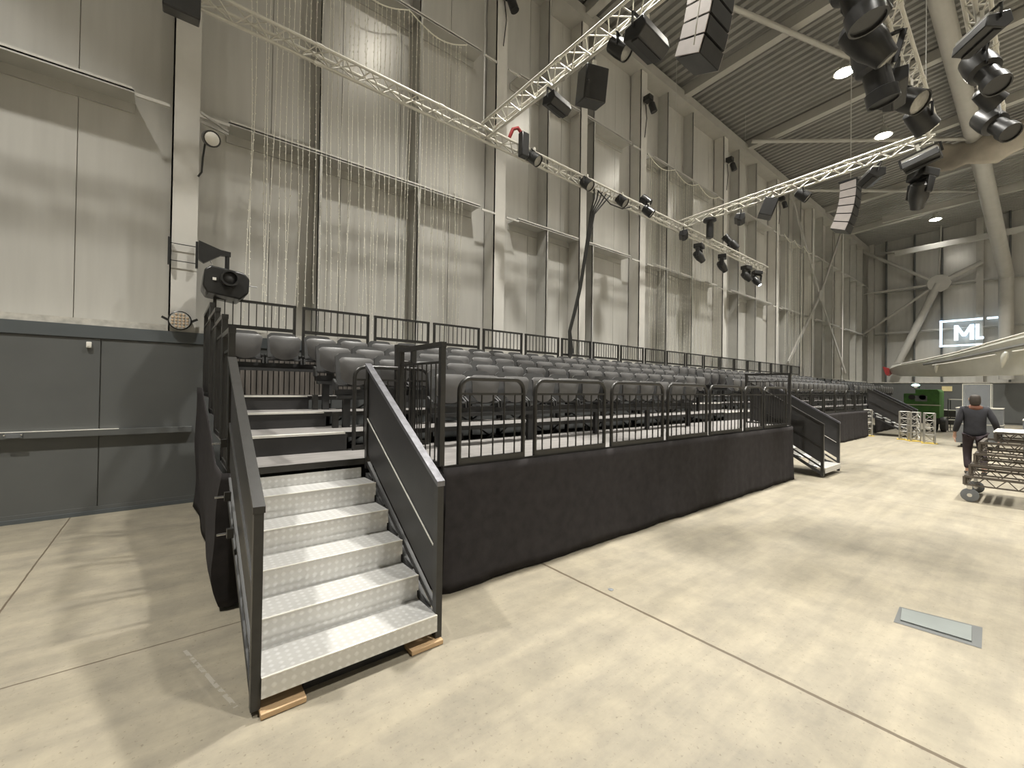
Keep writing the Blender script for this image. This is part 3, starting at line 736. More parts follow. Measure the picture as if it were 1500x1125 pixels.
def make_strip():
    t = thing('tower_light', (0, 0, 0), '', 'stage light')
    MB().lathe([(.10, 0), (.17, -.01), (.17, -.07), (.10, -.09), (.085, -.10), (.09, -.50), (.08, -.53)], (0, 0, 0), n=14).build('body', 'fixture', t)
    MB().box(-.02, .02, -.02, .02, -.01, .06).build('hook_clamp', 'alu', t)
    return t
MH, PAR, FL, PR, ST = Kind(make_moving_head), Kind(make_par), Kind(make_flood), Kind(make_profile), Kind(make_strip)
g = 'stage lights on the trusses'
MH.put((12.95, 6.82, 6.385), 'moving head light under the long truss, leftmost of the three in a row', g, (0, 0, .2))
MH.put((14.55, 6.845, 6.385), 'moving head light under the long truss, middle of the three in a row', g, (0, 0, .4))
MH.put((16.5, 6.875, 6.385), 'moving head light under the long truss, rightmost of the three in a row', g, (0, 0, -.2))
m5 = MH.put((17.5, 6.89, 6.385), 'moving head light with a bright lit lens at the end of the long truss', g, (0, .1, -.7))
for ch in m5.children_recursive:
    if ch.name.startswith('lens'):
        ch.data = ch.data.copy(); ch.data.materials[0] = M['led']; ch['label'] = 'lit white lens'
PAR.put((5.75, 6.55, 6.62), 'round par light on the long truss, nearest to the wall column', g, (0, 0, .3))
PAR.put((7.4, 6.58, 6.62), 'round par light on the long truss, between two girts', g, (0, 0, .1))
PAR.put((8.75, 6.62, 6.62), 'round par light on the long truss, above the hanging cable bundle', g, (0, 0, .2))
PAR.put((9.75, 6.52, 6.60), 'lower par light of the cluster left of the truss corner', g, (0, 0, .5))
PAR.put((9.9, 6.72, 6.60), 'upper par light of the cluster left of the truss corner', g, (PI, 0, .5))
FL.put((11.45, 6.5, 6.42), 'flat flood light hanging at the truss corner', g, (0, 0, .5))
PR.put((15.3, 6.80, 6.60), 'spotlight pointing up from the far part of the long truss', g, (PI*.9, 0, 0))
ST.put((11.42, 5.72, 6.40), 'tall cylindrical black light under the farther cross truss', g)
FL.put((11.35, 4.85, 6.36), 'flood light under the farther cross truss, beside the black cylinder', g, (.2, 0, .4))
PAR.put((11.22, 3.45, 6.40), 'par light under the middle of the farther cross truss', g, (0, 0, .2))
FL.put((11.14, 2.15, 6.39), 'flood light under the farther cross truss, nearest to the crowded corner', g, (.3, 0, .6))
FL.put((10.9, 1.5, 6.36), 'box-shaped flood light at the crowded truss corner', g, (0, .2, 1.5))
MH.put((11.25, 1.45, 6.05), 'moving head light hanging lowest at the crowded truss corner', g, (.2, 0, .9))
PR.put((5.55, 1.25, 6.55), 'large spotlight at the very top edge on the near truss', g, (0, -.35, .3))
MH.put((6.35, 1.32, 6.50), 'moving head light on the near truss, second down from the top edge', g, (0, 0, -.1))
PR.put((7.25, 1.30, 6.52), 'large spotlight on the near truss beside the bright ceiling lamp', g, (0, -.3, 1.2))
FL.put((8.15, 1.30, 6.45), 'flood light on the near truss below the large spotlight', g, (.3, .1, .2))
PAR.put((8.8, 1.30, 6.5), 'par light on the lower part of the near truss', g, (0, 0, -.4))
PAR.put((9.6, 1.28, 6.5), 'par light near the lower end of the near truss', g, (0, 0, .9))
FL.put((7.75, .50, 6.42), 'square dark flood light high on the rightmost truss', g, (0, 0, .7))
PR.put((8.5, .52, 6.42), 'long spotlight hanging in the middle of the rightmost truss', g, (0, .1, .2))
PAR.put((9.6, .52, 6.42), 'par light on the lower half of the rightmost truss', g, (0, 0, .6))
PR.put((10.35, .55, 6.40), 'spotlight hanging at the lower end of the rightmost truss', g, (0, .3, .4))
FL.put((4.62, 4.75, 6.36), 'flood light under the nearer cross truss beside the square loudspeaker', g, (0, .0, .15))
PAR.put((4.55, 3.5, 6.395), 'par light under the nearer cross truss', g, (0, 0, .3))
t = FL.put((4.62, 3.15, 6.42), 'wide flood light beside the large loudspeaker stack', g, (0, 0, .05)); t.scale = (1.3, 1.3, 1.3)
for o_ in list(C.objects):
    if o_.parent is None and o_.get('group') == g:
        lb_ = o_['label']
        if 'near truss' in lb_: o_.scale = (1.45,)*3
        elif 'rightmost truss' in lb_: o_.scale = (1.15,)*3
        elif 'crowded' in lb_: o_.scale = (1.2,)*3
tagged(MB().bar((11.12, 1.44, 6.44), (11.24, 1.45, 6.0), .03, .03), 'drop_bar', 'steel', 'short drop bar holding the lowest moving head at the crowded truss corner', 'bar')
# loudspeakers
def speaker(c, d, rz, label, tilt=0):
    t = thing('loudspeaker', (c[0], c[1], c[2]), label, 'loudspeaker', 'loudspeakers on the trusses')
    x, y, z = c
    MB().box(x-d[0]/2, x+d[0]/2, y-d[1]/2+.01, y+d[1]/2, z-d[2], z).build('cabinet', 'fixture', t, bevel=.015)
    MB().box(x-d[0]/2+.015, x+d[0]/2-.015, y-d[1]/2, y-d[1]/2+.012, z-d[2]+.015, z-.015).build('grille', 'black', t)
    MB().box(x-.03, x+.03, y-.02, y+.02, z, z+.12).build('mount', 'alu', t)
    MB().lathe([(.012, 0), (.012, .01)], (x-d[0]*.4, y-d[1]/2-.006, z-d[2]*.5), (0, 1, 0), 10).build('badge', 'chrome', t)
    t.rotation_euler = (tilt, 0, rz); return t
speaker((4.72, 4.1, 6.34), (.36, .30, .46), -.35, 'square black loudspeaker hanging under the nearer cross truss', .2)
speaker((11.3, 4.15, 6.35), (.34, .3, .42), .5, 'small black loudspeaker hanging under the farther cross truss', .35)
speaker((.03, 6.42, 6.46), (.36, .3, .34), 0, 'black loudspeaker hanging on the truss in front of the first column', .3)
def line_array(x, y, z, n, label, s=1.0, a0=0.0, da=.055):
    t = thing('line_array', (x, y, z), label, 'loudspeaker', 'curved loudspeaker stacks')
    W, Dp, Hh = .50*s, .34*s, .205*s; p = Vector((x, y, z)); ang = a0
    for i in range(n):
        R = Matrix.Rotation(ang, 3, 'X')
        c = p+R @ Vector((0, 0, -Hh/2))
        m = MB().cbox(c, (W-.03, Dp, Hh-.012), R).build('speaker_module', 'fixture', t)
        for sx in (-1, 1):
            mm = MB().prism([(-Dp/2, -Hh/2+.006), (Dp/2, -Hh/2+.02), (Dp/2, Hh/2-.02), (-Dp/2, Hh/2-.006)], 'x', sx*(W/2)-.012, sx*(W/2)+.003)
            mm.v = [R @ v+c for v in mm.v]; mm.build('side_panel', 'laside', m, 'pale side panel')
            hm = MB().box(sx*W/2-.002, sx*W/2+.006, -.06, -.02, -Hh*.28, Hh*.28); hm.v = [R @ v+c for v in hm.v]; hm.build('handle_slot', 'black', m)
        gm = MB().cbox(c+R @ Vector((0, -Dp/2-.004, 0)), (W-.035, .01, Hh-.02), R); gm.build('grille', 'black', m)
        p = p+R @ Vector((0, 0, -Hh)); ang += da
    MB().box(x-W/2, x+W/2, y-.2*s, y+.2*s, z+.01, z+.05).build('flying_frame', 'fixture', t)
    MB().tube((x, y, z+.05), (x, y, roof_z(y)), .01, 6).build('chain', 'steel', t)
    return t
line_array(5.25, 2.62, 7.12, 6, 'large curved loudspeaker stack at the top centre, pale sided', a0=-.02, da=.075)
line_array(13.9, 3.2, 7.2, 6, 'smaller farther curved loudspeaker stack below the cross truss', s=1.0, a0=-.02, da=.08)

# red strap and cables
tagged(MB().path([(5.15, 6.62, 6.66), (5.18, 6.55, 6.80), (5.28, 6.52, 6.85), (5.38, 6.52, 6.78), (5.4, 6.54, 6.68)], .035, 8), 'lifting_strap', 'red', 'red lifting strap over the long truss', 'strap')
tagged(MB().box(5.32, 5.5, 6.42, 6.56, 6.30, 6.78), 'dimmer_box', 'fixture', 'tall dark box hung on the long truss by the red strap', 'box', bevel=.02)
b = MB()
for i in range(5):
    o = .018*i
    b.path([(8.0-.3+o*8, 6.62, 6.42), (7.75+o*5, 6.66, 6.22), (7.72+o*2, 6.75, 5.9), (7.76+o, 6.95, 5.0), (7.75+o, 7.1, 4.2), (7.62+o, 7.15, 3.6), (7.5+o, 7.2, 3.1), (7.52+o*2, 7.2, 2.6), (7.5, 7.2, lvl(3)+.8)], .017, 6)
tagged(b, 'cable_bundle', 'cable', 'thick black cable bundle hanging from the long truss to the rear guard', 'cable')
tagged(MB().path([(7.8, 6.6, 6.4), (8.3, 6.62, 6.22), (8.8, 6.64, 6.25), (9.2, 6.66, 6.42)], .015, 6), 'looped_cable', 'cable', 'loose black cable loop under the long truss', 'cable')
tagged(MB().path([(5.05, 2.6, 7.9), (4.95, 2.55, 6.9), (4.9, 2.6, 6.4), (4.86, 2.62, 6.1), (4.95, 2.7, 5.95)], .008, 6), 'speaker_cable', 'steel', 'thin pale cable looping beside the large loudspeaker stack', 'cable')
tagged(MB().path([(2.5+3.45*u, 7.25, lvl(3)+.70+.015*math.sin(u*30)) for u in [i/20 for i in range(21)]], .02, 6), 'rear_cable', 'cable', 'black cable lying along the rear guard near the second column', 'cable')
for i, x in enumerate([5.72, 11.15, 16.5, 21.65]):
    t = thing('wall_spotlight', (x, 7.56, 10.4), 'small dark spotlight high on the %s pale column' % ordinal(i+2), 'spotlight', 'spotlights on the column tops')
    MB().box(x-.1, x+.1, 7.4, 7.62, 10.45, 10.6).build('bracket', 'fixture', t)
    MB().lathe([(.07, 0), (.1, .05), (.1, .3), (.08, .3)], (x+.05, 7.45, 10.4), (.3, -.2, -1), 12).build('can', 'fixture', t)
    MB().path([(x, 7.6, 10.4), (x+.06, 7.6, 10.0), (x, 7.62, 9.4)], .012, 6).build('cable', 'cable', t)

# ------------------------------------------------------------------ string light curtains
def curtain(x0, x1, zt, zb, n, y, label, gap=(), top_only=False):
    t = thing('string_light_curtain', ((x0+x1)/2, y, zb), label, 'string lights', 'string light curtains')
    xs = []; pts = []; K = 10
    for i in range(n): xs.append(x0+(x1-x0)*(i+.5+random.uniform(-.28, .28))/n)
    def top(x): u = ((x-x0)/(x1-x0)*3) % 1; return zt-.22*math.sin(u*PI)
    MB().path([(x0+(x1-x0)*i/60, y+.01, top(x0+(x1-x0)*i/60)) for i in range(61)], .012, 5).build('header_wire', 'cream', t)
    for x in xs:
        b = MB(); ph = random.uniform(0, 6); dr = random.uniform(-.10, .10); pts = []; T = top(x); bot = zb+random.uniform(-.05, .5); yo = random.uniform(-.04, .02)
        clump = round(x*2.6)/2.6
        for k in range(K+1):
            v = k/K; pts.append((x+dr*v*v+(clump-x)*.22*v**2+.012*math.sin(v*9+ph), y+yo, T+(bot-T)*v))
        b.path(pts, .0042, 3)
        z = T-.05; 
        while z > bot:
            v = (T-z)/(T-bot); k = min(K-1, int(v*K)); f = v*K-k; a, c = pts[k], pts[k+1]; q = [a[j]+(c[j]-a[j])*f for j in range(3)]; r = .009; s = .018*random.choice((-1, 1))
            q[0] += s*.5
            b.add([(q[0]+r, q[1], q[2]), (q[0], q[1]+r, q[2]), (q[0]-r, q[1], q[2]), (q[0], q[1]-r, q[2]), (q[0], q[1], q[2]+r*1.5), (q[0], q[1], q[2]-r*1.5)],
                  [(0, 1, 4), (1, 2, 4), (2, 3, 4), (3, 0, 4), (1, 0, 5), (2, 1, 5), (3, 2, 5), (0, 3, 5)])
            z -= random.uniform(.10, .17)
        b.build('string_light', 'cream', t)
curtain(.85, 4.78, 8.95, 2.62, 46, 7.64, 'nearest curtain of pale string lights between the first two columns')
curtain(11.35, 16.0, 9.0, 2.62, 46, 7.64, 'second curtain of string lights beyond the hanging cable bundle')
curtain(22.0, 25.9, 9.0, 2.62, 24, 7.5, 'farthest curtain of string lights behind the cross bracing')

# ------------------------------------------------------------------ things on the wall at left
def projector():
    t = thing('projector', (.58, 7.2, 2.95), 'black projector on a bracket beside the first pale column', 'projector')
    MB().prism([(.31, 3.02), (.36, 2.93), (.74, 2.88), (.84, 2.98), (.85, 3.18), (.78, 3.26), (.40, 3.30), (.33, 3.24)], 'y', 7.0, 7.5).build('housing', 'fixture', t, bevel=.02)
    l = MB().lathe([(.10, 0), (.11, .02), (.11, .10), (.085, .10), (.08, .05), (.01, .05)], (.60, 7.0, 3.14), (.1, -1, 0), 20).build('lens_ring', 'fixture', t)
    MB().lathe([(.078, .055), (.04, .075), (.005, .08)], (.60, 7.0, 3.14), (.1, -1, 0), 16).build('lens', 'black', l)
    MB().box(.42, .46, 6.985, 7.0, 3.10, 3.135).build('sticker', 'white', t, 'small white sticker')
    MB().tube((.60, 7.25, 3.28), (.60, 7.25, 3.52), .028, 10).build('drop_pole', 'fixture', t)
    MB().prism([(.27, 3.66), (.27, 3.40), (.33, 3.36), (.52, 3.50), (.64, 3.51), (.64, 3.57), (.52, 3.58)], 'y', 7.22, 7.28).build('wall_bracket', 'fixture', t)
    MB().tube((.85, 7.1, 3.10), (.95, 7.1, 3.10), .01, 6).build('security_hook', 'chrome', t)
    b = MB()
    for x in (.25, -.06): b.box(x, x+.03, PY-.09, PY-.04, 3.35, 3.73)
    for z in (3.42, 3.66): b.tube((-.05, PY-.05, z), (.26, PY-.05, z), .006, 6)
    b.build('column_clamp', 'fixture', t)
    MB().tube((.28, 7.3, 3.66), (.44, 7.2, 3.32), .006, 5).build('stay_wire', 'chrome', t)
projector()
t = thing('flood_light', (.41, 7.45, 5.2), 'round white-lensed light with a drooping cable right of the first column', 'wall light')
MB().lathe([(.09, 0), (.11, .03), (.11, .10), (.095, .10)], (.38, 7.50, 5.22), (.25, -.9, -.35), 18).build('housing', 'fixture', t)
MB().lathe([(.09, .10), (.05, .125), (.01, .13)], (.38, 7.50, 5.22), (.25, -.9, -.35), 18).build('lens', 'white', t, 'white round lens')
MB().bar((.28, 7.5, 5.55), (.6, 7.45, 5.38), .04, .03).build('arm', 'rafter', t)
MB().bar((.28, 7.5, 5.42), (.6, 7.45, 5.34), .03, .03).build('arm', 'rafter', t)
MB().path([(.33, 7.55, 5.15), (.31, 7.58, 4.95), (.30, 7.6, 4.75), (.26, 7.62, 4.68)], .012, 6).build('cable', 'cable', t)
t = thing('led_par_light', (.085, 7.55, 2.5), 'round amber-dotted led light at the foot of the first column', 'stage light')
MB().lathe([(.13, 0), (.135, .06), (.12, .07)], (.09, PY-.03, 2.58), (0, -1, 0), 22).build('housing', 'fixture', t)
lens = MB().lathe([(.118, .072), (.118, .076)], (.09, PY-.03, 2.58), (0, -1, 0), 22).build('lens', 'steel', t)
for i in range(-2, 3):
    for j in range(-2, 3):
        if i*i+j*j < 7: MB().lathe([(.018, 0), (.012, .008)], (.09+i*.042, PY-.106, 2.58+j*.042), (0, -1, 0), 8).build('led', 'amber', lens)
for s in (-1, 1): MB().bar((.09+s*.13, PY-.06, 2.58), (.09+s*.2, PY-.06, 2.62), .02, .03).build('yoke', 'fixture', t)
t = thing('wall_switch', (-.82, PY-.02, 2.17), 'small white switch box on the dark wall panel at left', 'switch')
MB().box(-.845, -.795, PY-.035, PY, 2.14, 2.215).build('housing', 'white', t, bevel=.006)
MB().box(-.832, -.808, PY-.039, PY-.035, 2.16, 2.195).build('rocker', 'white', t)
t = thing('cable_channel', (-4, PY-.03, 1.05), 'grey cable channel with a bright top edge along the dark wall', 'cable channel')
MB().box(-11.9, .25, PY-.06, PY, 1.015, 1.09).build('channel', 'plinth', t)
MB().box(-11.9, -.52, PY-.062, PY-.001, 1.09, 1.096).build('lid_edge', 'nosing', t, 'bright edge')
s = MB().box(-1.5, -1.36, PY-.085, PY-.06, 1.03, 1.08).build('socket', 'greycase', t)
for x in (-1.50, -1.365): MB().lathe([(.009, 0), (.009, .008)], (x+.0, PY-.085, 1.065), (0, -1, 0), 8).build('screw', 'chrome', s)
struct(MB().box(-12, .3, PY-.03, PY, 0, .05).build('baseboard_back', 'plinth2'))

# ------------------------------------------------------------------ floor things
t = thing('floor_hatch', (4.43, .49, 0), 'pale metal cover plate lying in the floor at lower right', 'floor hatch')
R = Matrix.Rotation(.0, 3, 'Z')
MB().add([(4.23, .70, .002), (4.57, .72, .002), (4.66, .28, .002), (4.27, .26, .002)], [(3, 2, 1, 0)]).build('recess', 'plinth', t)
MB().prism([(4.29, .67), (4.53, .70), (4.60, .33), (4.32, .31)], 'z', .003, .012).build('cover', 'vent', t)
tagged(MB().lathe([(.02, 0), (.024, .004), (.01, .008)], (2.95, 2.30, .0), n=10), 'floor_plug', 'greycase', 'tiny dark round plug on the floor near the joint', 'plug')

# upright mini trusses
M['stubalu'] = mat('dull_truss_aluminium', (.34, .33, .30), .45, .3, .1, 8)
def make_stub():
    t = thing('upright_truss', (0, 0, 0), '', 'truss'); s = .13; h = 1.05
    for x in (-s, s):
        for y in (-s, s): MB().tube((x, y, .02), (x, y, h), .025, 8).build('leg', 'stubalu', t)
    b = MB()
    for k in range(4):
        z0, z1 = .06+k*.245, .06+(k+1)*.245
        for a, c in (((-s, -s), (s, -s)), ((s, -s), (s, s)), ((s, s), (-s, s)), ((-s, s), (-s, -s))):
            b.tube((*a, z0), (*c, z0), .012, 5); b.tube((*a, z0), (*c, z1), .010, 5)
    for a, c in (((-s, -s), (s, -s)), ((s, -s), (s, s)), ((s, s), (-s, s)), ((-s, s), (-s, -s))): b.tube((*a, h-.01), (*c, h-.01), .014, 5)
    b.build('lacing', 'stubalu', t)
    MB().box(-.2, .2, -.2, .2, 0, .02).build('base_plate', 'yellow', t)
    return t
SK = Kind(make_stub)
for (x, y, r, lb) in [(21.75, 4.42, .3, 'short upright aluminium truss standing alone before the third stairs'), (21.3, 3.25, .1, 'leftmost of the three upright trusses grouped on the floor'), (20.9, 2.93, .5, 'middle one of the three upright trusses grouped on the floor'), (20.45, 2.48, .2, 'rightmost of the three upright trusses grouped on the floor')]:
    SK.put((x, y, 0), lb, 'upright trusses on the floor', (0, 0, r))

# green machine
def machine():
    x, y = 27.5, 3.55
    t = thing('green_machine', (x, y, 0), 'green wheeled work machine parked before the far wall', 'machine')
    bd = MB().prism([(2.95, .62), (4.15, .62), (4.15, 1.72), (3.75, 1.72), (3.75, 1.92), (3.02, 1.92), (2.95, 1.80)], 'x', 27, 28.4).build('body', 'green', t, bevel=.015)
    for yy in (3.86, 3.5): MB().lathe([(.12, 0), (.12, .02)], (26.98, yy, 1.55), (-1, 0, 0), 16).build('port', 'black', bd)
    MB().box(26.96, 27, 3.35, 3.75, 1.36, 1.62).build('front_panel', 'greycase', bd)
    MB().box(26.97, 27, 2.9, 4.2, 1.18, 1.22).build('trim_bar', 'alu', bd)
    for yy in (2.85, 3.15, 3.95, 4.2):
        MB().lathe([(.26, 0), (.33, .03), (.33, .19), (.26, .22)], (27.5, yy-.1, .33), (0, 1, 0), 18).build('wheel', 'rubber', t)
    MB().box(27.2, 28.4, 2.95, 4.15, .35, .63).build('chassis', 'black', t)
    MB().tube((27.2, 3.65, 1.95), (27.2, 3.65, 2.08), .03, 8).build('beacon_pole', 'black', t)
    MB().lathe([(.1, 0), (.16, .04), (.1, .1), (.02, .12)], (27.1, 3.75, 2.06), n=12).build('beacon', 'beacon', t, 'glowing beacon')
machine()
tagged(MB().box(PX-.03, PX-.005, 3.55, 4.0, 1.9, 2.2), 'wall_sign', 'sign', 'small pale yellow notice on the dark far wall', 'sign')
for i, y in enumerate([6.9, 5.2]): tagged(MB().lathe([(.09, 0), (.07, .04)], (PX-.01, y, 2.15), (-1, 0, 0), 12), 'bulkhead_light', 'white', ['left', 'right'][i]+' small white light on the dark far wall', 'wall light', 'small wall lights')
# clear wrapped box on a case
t = thing('wrapped_display_box', (20.4, 1.3, 1.2), 'clear film-wrapped box standing on a grey case behind the person', 'box')
MB().box(20.1, 20.7, 1.05, 1.66, 1.30, 2.04).build('film', 'film', t, bevel=.01)
b = MB()
for (y, z) in ((1.05, 1.30), (1.66, 1.30), (1.05, 2.04), (1.66, 2.04)): b.bar((20.09, y, z), (20.71, y, z), .02, .02)
for (x, y) in ((20.1, 1.05), (20.1, 1.66), (20.7, 1.05), (20.7, 1.66)): b.bar((x, y, 1.30), (x, y, 2.04), .02, .02)
for x in (20.1, 20.7):
    for z in (1.3, 2.04): b.bar((x, 1.05, z), (x, 1.66, z), .02, .02)
b.build('edge_frame', 'alu', t)
def case(x, y, d, label, m='greycase'):
    t = thing('equipment_case', (x, y, 0), label, 'case', 'equipment cases at the right edge')
    bd = MB().box(x-d[0]/2, x+d[0]/2, y-d[1]/2, y+d[1]/2, .14, d[2]).build('body', m, t, bevel=.015)
    b = MB(); 
    for z in (.15, d[2]*.6, d[2]): b.box(x-d[0]/2-.008, x+d[0]/2+.008, y-d[1]/2-.008, y+d[1]/2+.008, z-.02, z+.003)
    b.build('edge_bands', 'alu', bd)
    MB().box(x-d[0]/2-.02, x-d[0]/2, y-.1, y+.1, d[2]*.35, d[2]*.45).build('handle', 'black', t)
    for sx in (-1, 1):
        for sy in (-1, 1): MB().lathe([(.06, 0), (.06, .04)], (x+sx*(d[0]/2-.12), y+sy*(d[1]/2-.12)-.02, .06), (0, 1, 0), 12).build('caster', 'rubber', t)
case(20.4, 1.3, (.9, 1.0, 1.28), 'tall grey flight case under the film-wrapped box')
case(16.6, -.1, (.9, .85, 1.1), 'grey flight case to the right of the person')
case(15.2, -.75, (1.0, 1.1, 1.15), 'dark grey flight case at the right edge behind the cart')
case(31.5, 3.0, (.8, .7, .9), 'dark equipment case behind the green machine', 'black')
tagged(MB().prism([(-1.4+.8*math.cos(a), 1.3+.55*math.sin(a)) for a in [PI*i/12 for i in range(13)]], 'x', 15.6, 16.6), 'domed_cover', 'black', 'black domed cover at the right edge behind the flight cases', 'cover')
t = thing('steel_trolley', (28.5, 2.2, 0), 'low steel trolley with shelves right of the green machine', 'trolley')
for z in (.5, .95, 1.45): MB().box(28.1, 28.9, 1.9, 2.8, z, z+.03).build('shelf', 'alu', t)
for x in (28.1, 28.87):
    for y in (1.9, 2.77): MB().box(x, x+.03, y, y+.03, 0, 1.5).build('post', 'black', t)

# ------------------------------------------------------------------ stacked truss frames on a wheeled dolly
def edge_truss(b, a, c, h, r=.014, p=.22):
    a, c = Vector(a), Vector(c); L = (c-a).length; k = max(2, int(L/p)); d = (c-a)/k; H = Vector((0, 0, h))
    b.bar(a+H, c+H, .04, .035); b.bar(a, c, .022, .022)
    for i in range(k):
        s = a+d*i; b.tube(s+H, s+d*.5, .007, 5); b.tube(s+d*.5, s+d+H, .007, 5)
    for i in range(0, k+1, 4): b.bar(a+d*i, a+d*i+H, .03, .03)
    b.bar(c, c+H, .03, .03)
def frame(x0, x1, y0, y1, z, h, label):
    t = thing('stacked_stage_frame', ((x0+x1)/2, (y0+y1)/2, z), label, 'stage frame', 'stage frames stacked on the dolly')
    for a, c in (((x0, y1), (x0, y0)), ((x1, y1), (x1, y0)), ((x0+.035, y1-.02), (x1-.035, y1-.02)), ((x0+.035, y0+.02), (x1-.035, y0+.02))):
        b = MB(); edge_truss(b, (*a, z), (*c, z), h); b.build('lattice_side', 'frame', t)
    return t
M['frame'] = mat('bronze_grey_frame', (.13, .115, .10), .4, .4, .15, 10)
cy1 = .78
fx = 9.95
lv = [(.44, 'lowest'), (.62, 'second lowest'), (.80, 'second highest')]
for i, (z, q) in enumerate(lv):
    frame(fx+.02*i, fx+1.0, -1.35, cy1-.04-.05*i, z, .145, q+' stage frame stacked on the wheeled dolly')
t = frame(fx+.12, fx+1.1, -1.4, .48, .98, .13, 'topmost stage frame stacked on the wheeled dolly')
MB().box(fx+.10, fx+1.12, -1.42, .50, 1.115, 1.13).build('deck_board', 'nosing', t, 'pale deck board')
t = thing('frame_dolly', (fx+.5, -.3, 0), 'wheeled dolly under the stack of stage frames at right', 'dolly')
for a, c in (((fx-.03, .80), (fx-.03, -1.45)), ((fx+1.0, .80), (fx+1.0, -1.45)), ((fx+.005, .78), (fx+.965, .78)), ((fx+.005, -1.43), (fx+.965, -1.43))):
    b = MB(); edge_truss(b, (*a, .27), (*c, .27), .13); b.build('lattice_side', 'frame', t)
for x in (fx, fx+.95):
    for y in (.74, -1.4):
        w_ = MB().lathe([(.08, 0), (.105, .008), (.105, .042), (.08, .05)], (x-.025, y, .107), (1, 0, 0), 18).build('caster', 'greycase', t)
        MB().lathe([(.03, -.004), (.03, .056)], (x-.025, y, .107), (1, 0, 0), 10).build('hub', 'chrome', w_)
        MB().bar((x, y, .20), (x, y, .28), .05, .05).build('fork', 'chrome', w_)

# ------------------------------------------------------------------ aircraft wing
def wing():
    t = thing('aircraft_wing', (23, 0, 2.5), 'grey metal aircraft wing with a red tip reaching in from the right', 'aircraft wing')
    # stations: (y, x_near, z_top, z_bottom, chord)
    st = [(4.48, 26.0, 2.86, 2.62, .5), (4.1, 25.6, 3.02, 2.50, 1.2), (3.2, 25.0, 3.15, 2.45, 2.2), (2.2, 24.2, 3.35, 2.42, 3.0), (1.0, 23.4, 3.70, 2.42, 3.6), (-.5, 22.4, 4.1, 2.42, 4.2), (-3.5, 20.4, 4.9, 2.5, 5)]
    def ring(y, x, zt, zb, c, f0, f1):
        # near face slopes: top edge nearer, bottom trailing edge drooping
        P = [(x, zt), (x-.12, zt-.10*(zt-zb)), (x+.05, zt-.35*(zt-zb)), (x+.35, zb+.02), (x+.42, zb), (x+c, zb+.28), (x+c, zb+.4), (x+.3*c, zt+.04)]
        return [(px, y, pz) for px, pz in P]
    def loft(s, name, m, lab=None, par=None):
        b = MB(); n = 8; R = [ring(*q, 0, 1) for q in s]
        vs = [v for r in R for v in r]; fs = [(i*n+k, i*n+(k+1) % n, (i+1)*n+(k+1) % n, (i+1)*n+k) for i in range(len(R)-1) for k in range(n)]
        fs += [tuple(range(n)), tuple((len(R)-1)*n+k for k in range(n))[::-1]]
        b.add(vs, fs); return b.build(name, m, par or t, lab)
    body = loft(st, 'wing_body', 'wing')
    tip = MB().prism([(4.48, 2.62), (4.48, 2.86), (4.72, 2.95), (4.62, 2.60), (4.55, 2.52)], 'x', 25.9, 26.4); tip.build('wing_tip', 'red', t, 'red tip')
    def edge(y0, y1, off, r, m, nm, dz=0):
        pts = []
        for i in range(9):
            y = y0+(y1-y0)*i/8
            for a, c in zip(st, st[1:]):
                if c[0] <= y <= a[0]:
                    f = (a[0]-y)/(a[0]-c[0]); q = [a[k]+(c[k]-a[k])*f for k in range(5)]
                    pts.append((q[1]+.0-.06, y, q[3]+(q[2]-q[3])*off+dz))
        MB().path(pts, r, 6).build(nm, m, t)
    edge(4.0, -3.4, 1.0, .035, 'nosing', 'leading_edge', .0)
    edge(2.9, 1.1, .60, .03, 'nosing', 'flap_joint'); edge(.7, -3.4, .60, .03, 'nosing', 'flap_joint')
    edge(3.2, -3.4, .72, .05, 'wingdark', 'panel_seam')
    for (y, s) in ((2.75, .45), (.85, .62), (-1.6, .8)):
        x = 24.75 if y > 2 else (23.2 if y > 0 else 21.5)
        zt = 3.0 if y > 2 else (3.25 if y > 0 else 3.6)
        pr = [(0, 0), (.02, .05), (.1, .10), (.35, .13), (.7, .1), (1.0, .03), (1.02, 0)]
        b = MB(); b.lathe([(max(.01, r*s*1.2), h*s) for h, r in [(a, c) for a, c in pr]], (x-.15, y, zt), (.35, .15, -.85), 14); b.build('flap_fairing', 'wing', t)
wing()

# projected light on the far wall, imitated by glowing strips: frame and letters
t = thing('projected_logo', (37.3, 2.8, 4.6), 'light projected on the far wall as framed letters ML, built as glowing strips', 'sign')
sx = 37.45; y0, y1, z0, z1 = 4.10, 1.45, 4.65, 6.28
def strip(ya, yb, za, zb, nm='projected_strip'): MB().box(sx, sx+.04, min(ya, yb), max(ya, yb), min(za, zb), max(za, zb)).build(nm, 'logoglow', t)
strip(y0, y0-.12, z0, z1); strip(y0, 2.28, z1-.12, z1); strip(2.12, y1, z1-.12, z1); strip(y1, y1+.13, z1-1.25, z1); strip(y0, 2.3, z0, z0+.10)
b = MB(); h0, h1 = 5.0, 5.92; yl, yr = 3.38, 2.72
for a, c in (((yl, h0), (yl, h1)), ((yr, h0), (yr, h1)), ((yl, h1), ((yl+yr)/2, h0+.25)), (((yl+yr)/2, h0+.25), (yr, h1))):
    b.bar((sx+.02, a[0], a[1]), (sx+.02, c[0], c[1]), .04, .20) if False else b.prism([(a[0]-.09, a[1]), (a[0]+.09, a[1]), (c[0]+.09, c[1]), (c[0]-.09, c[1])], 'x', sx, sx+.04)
b.build('letter_m', 'logoglow', t)
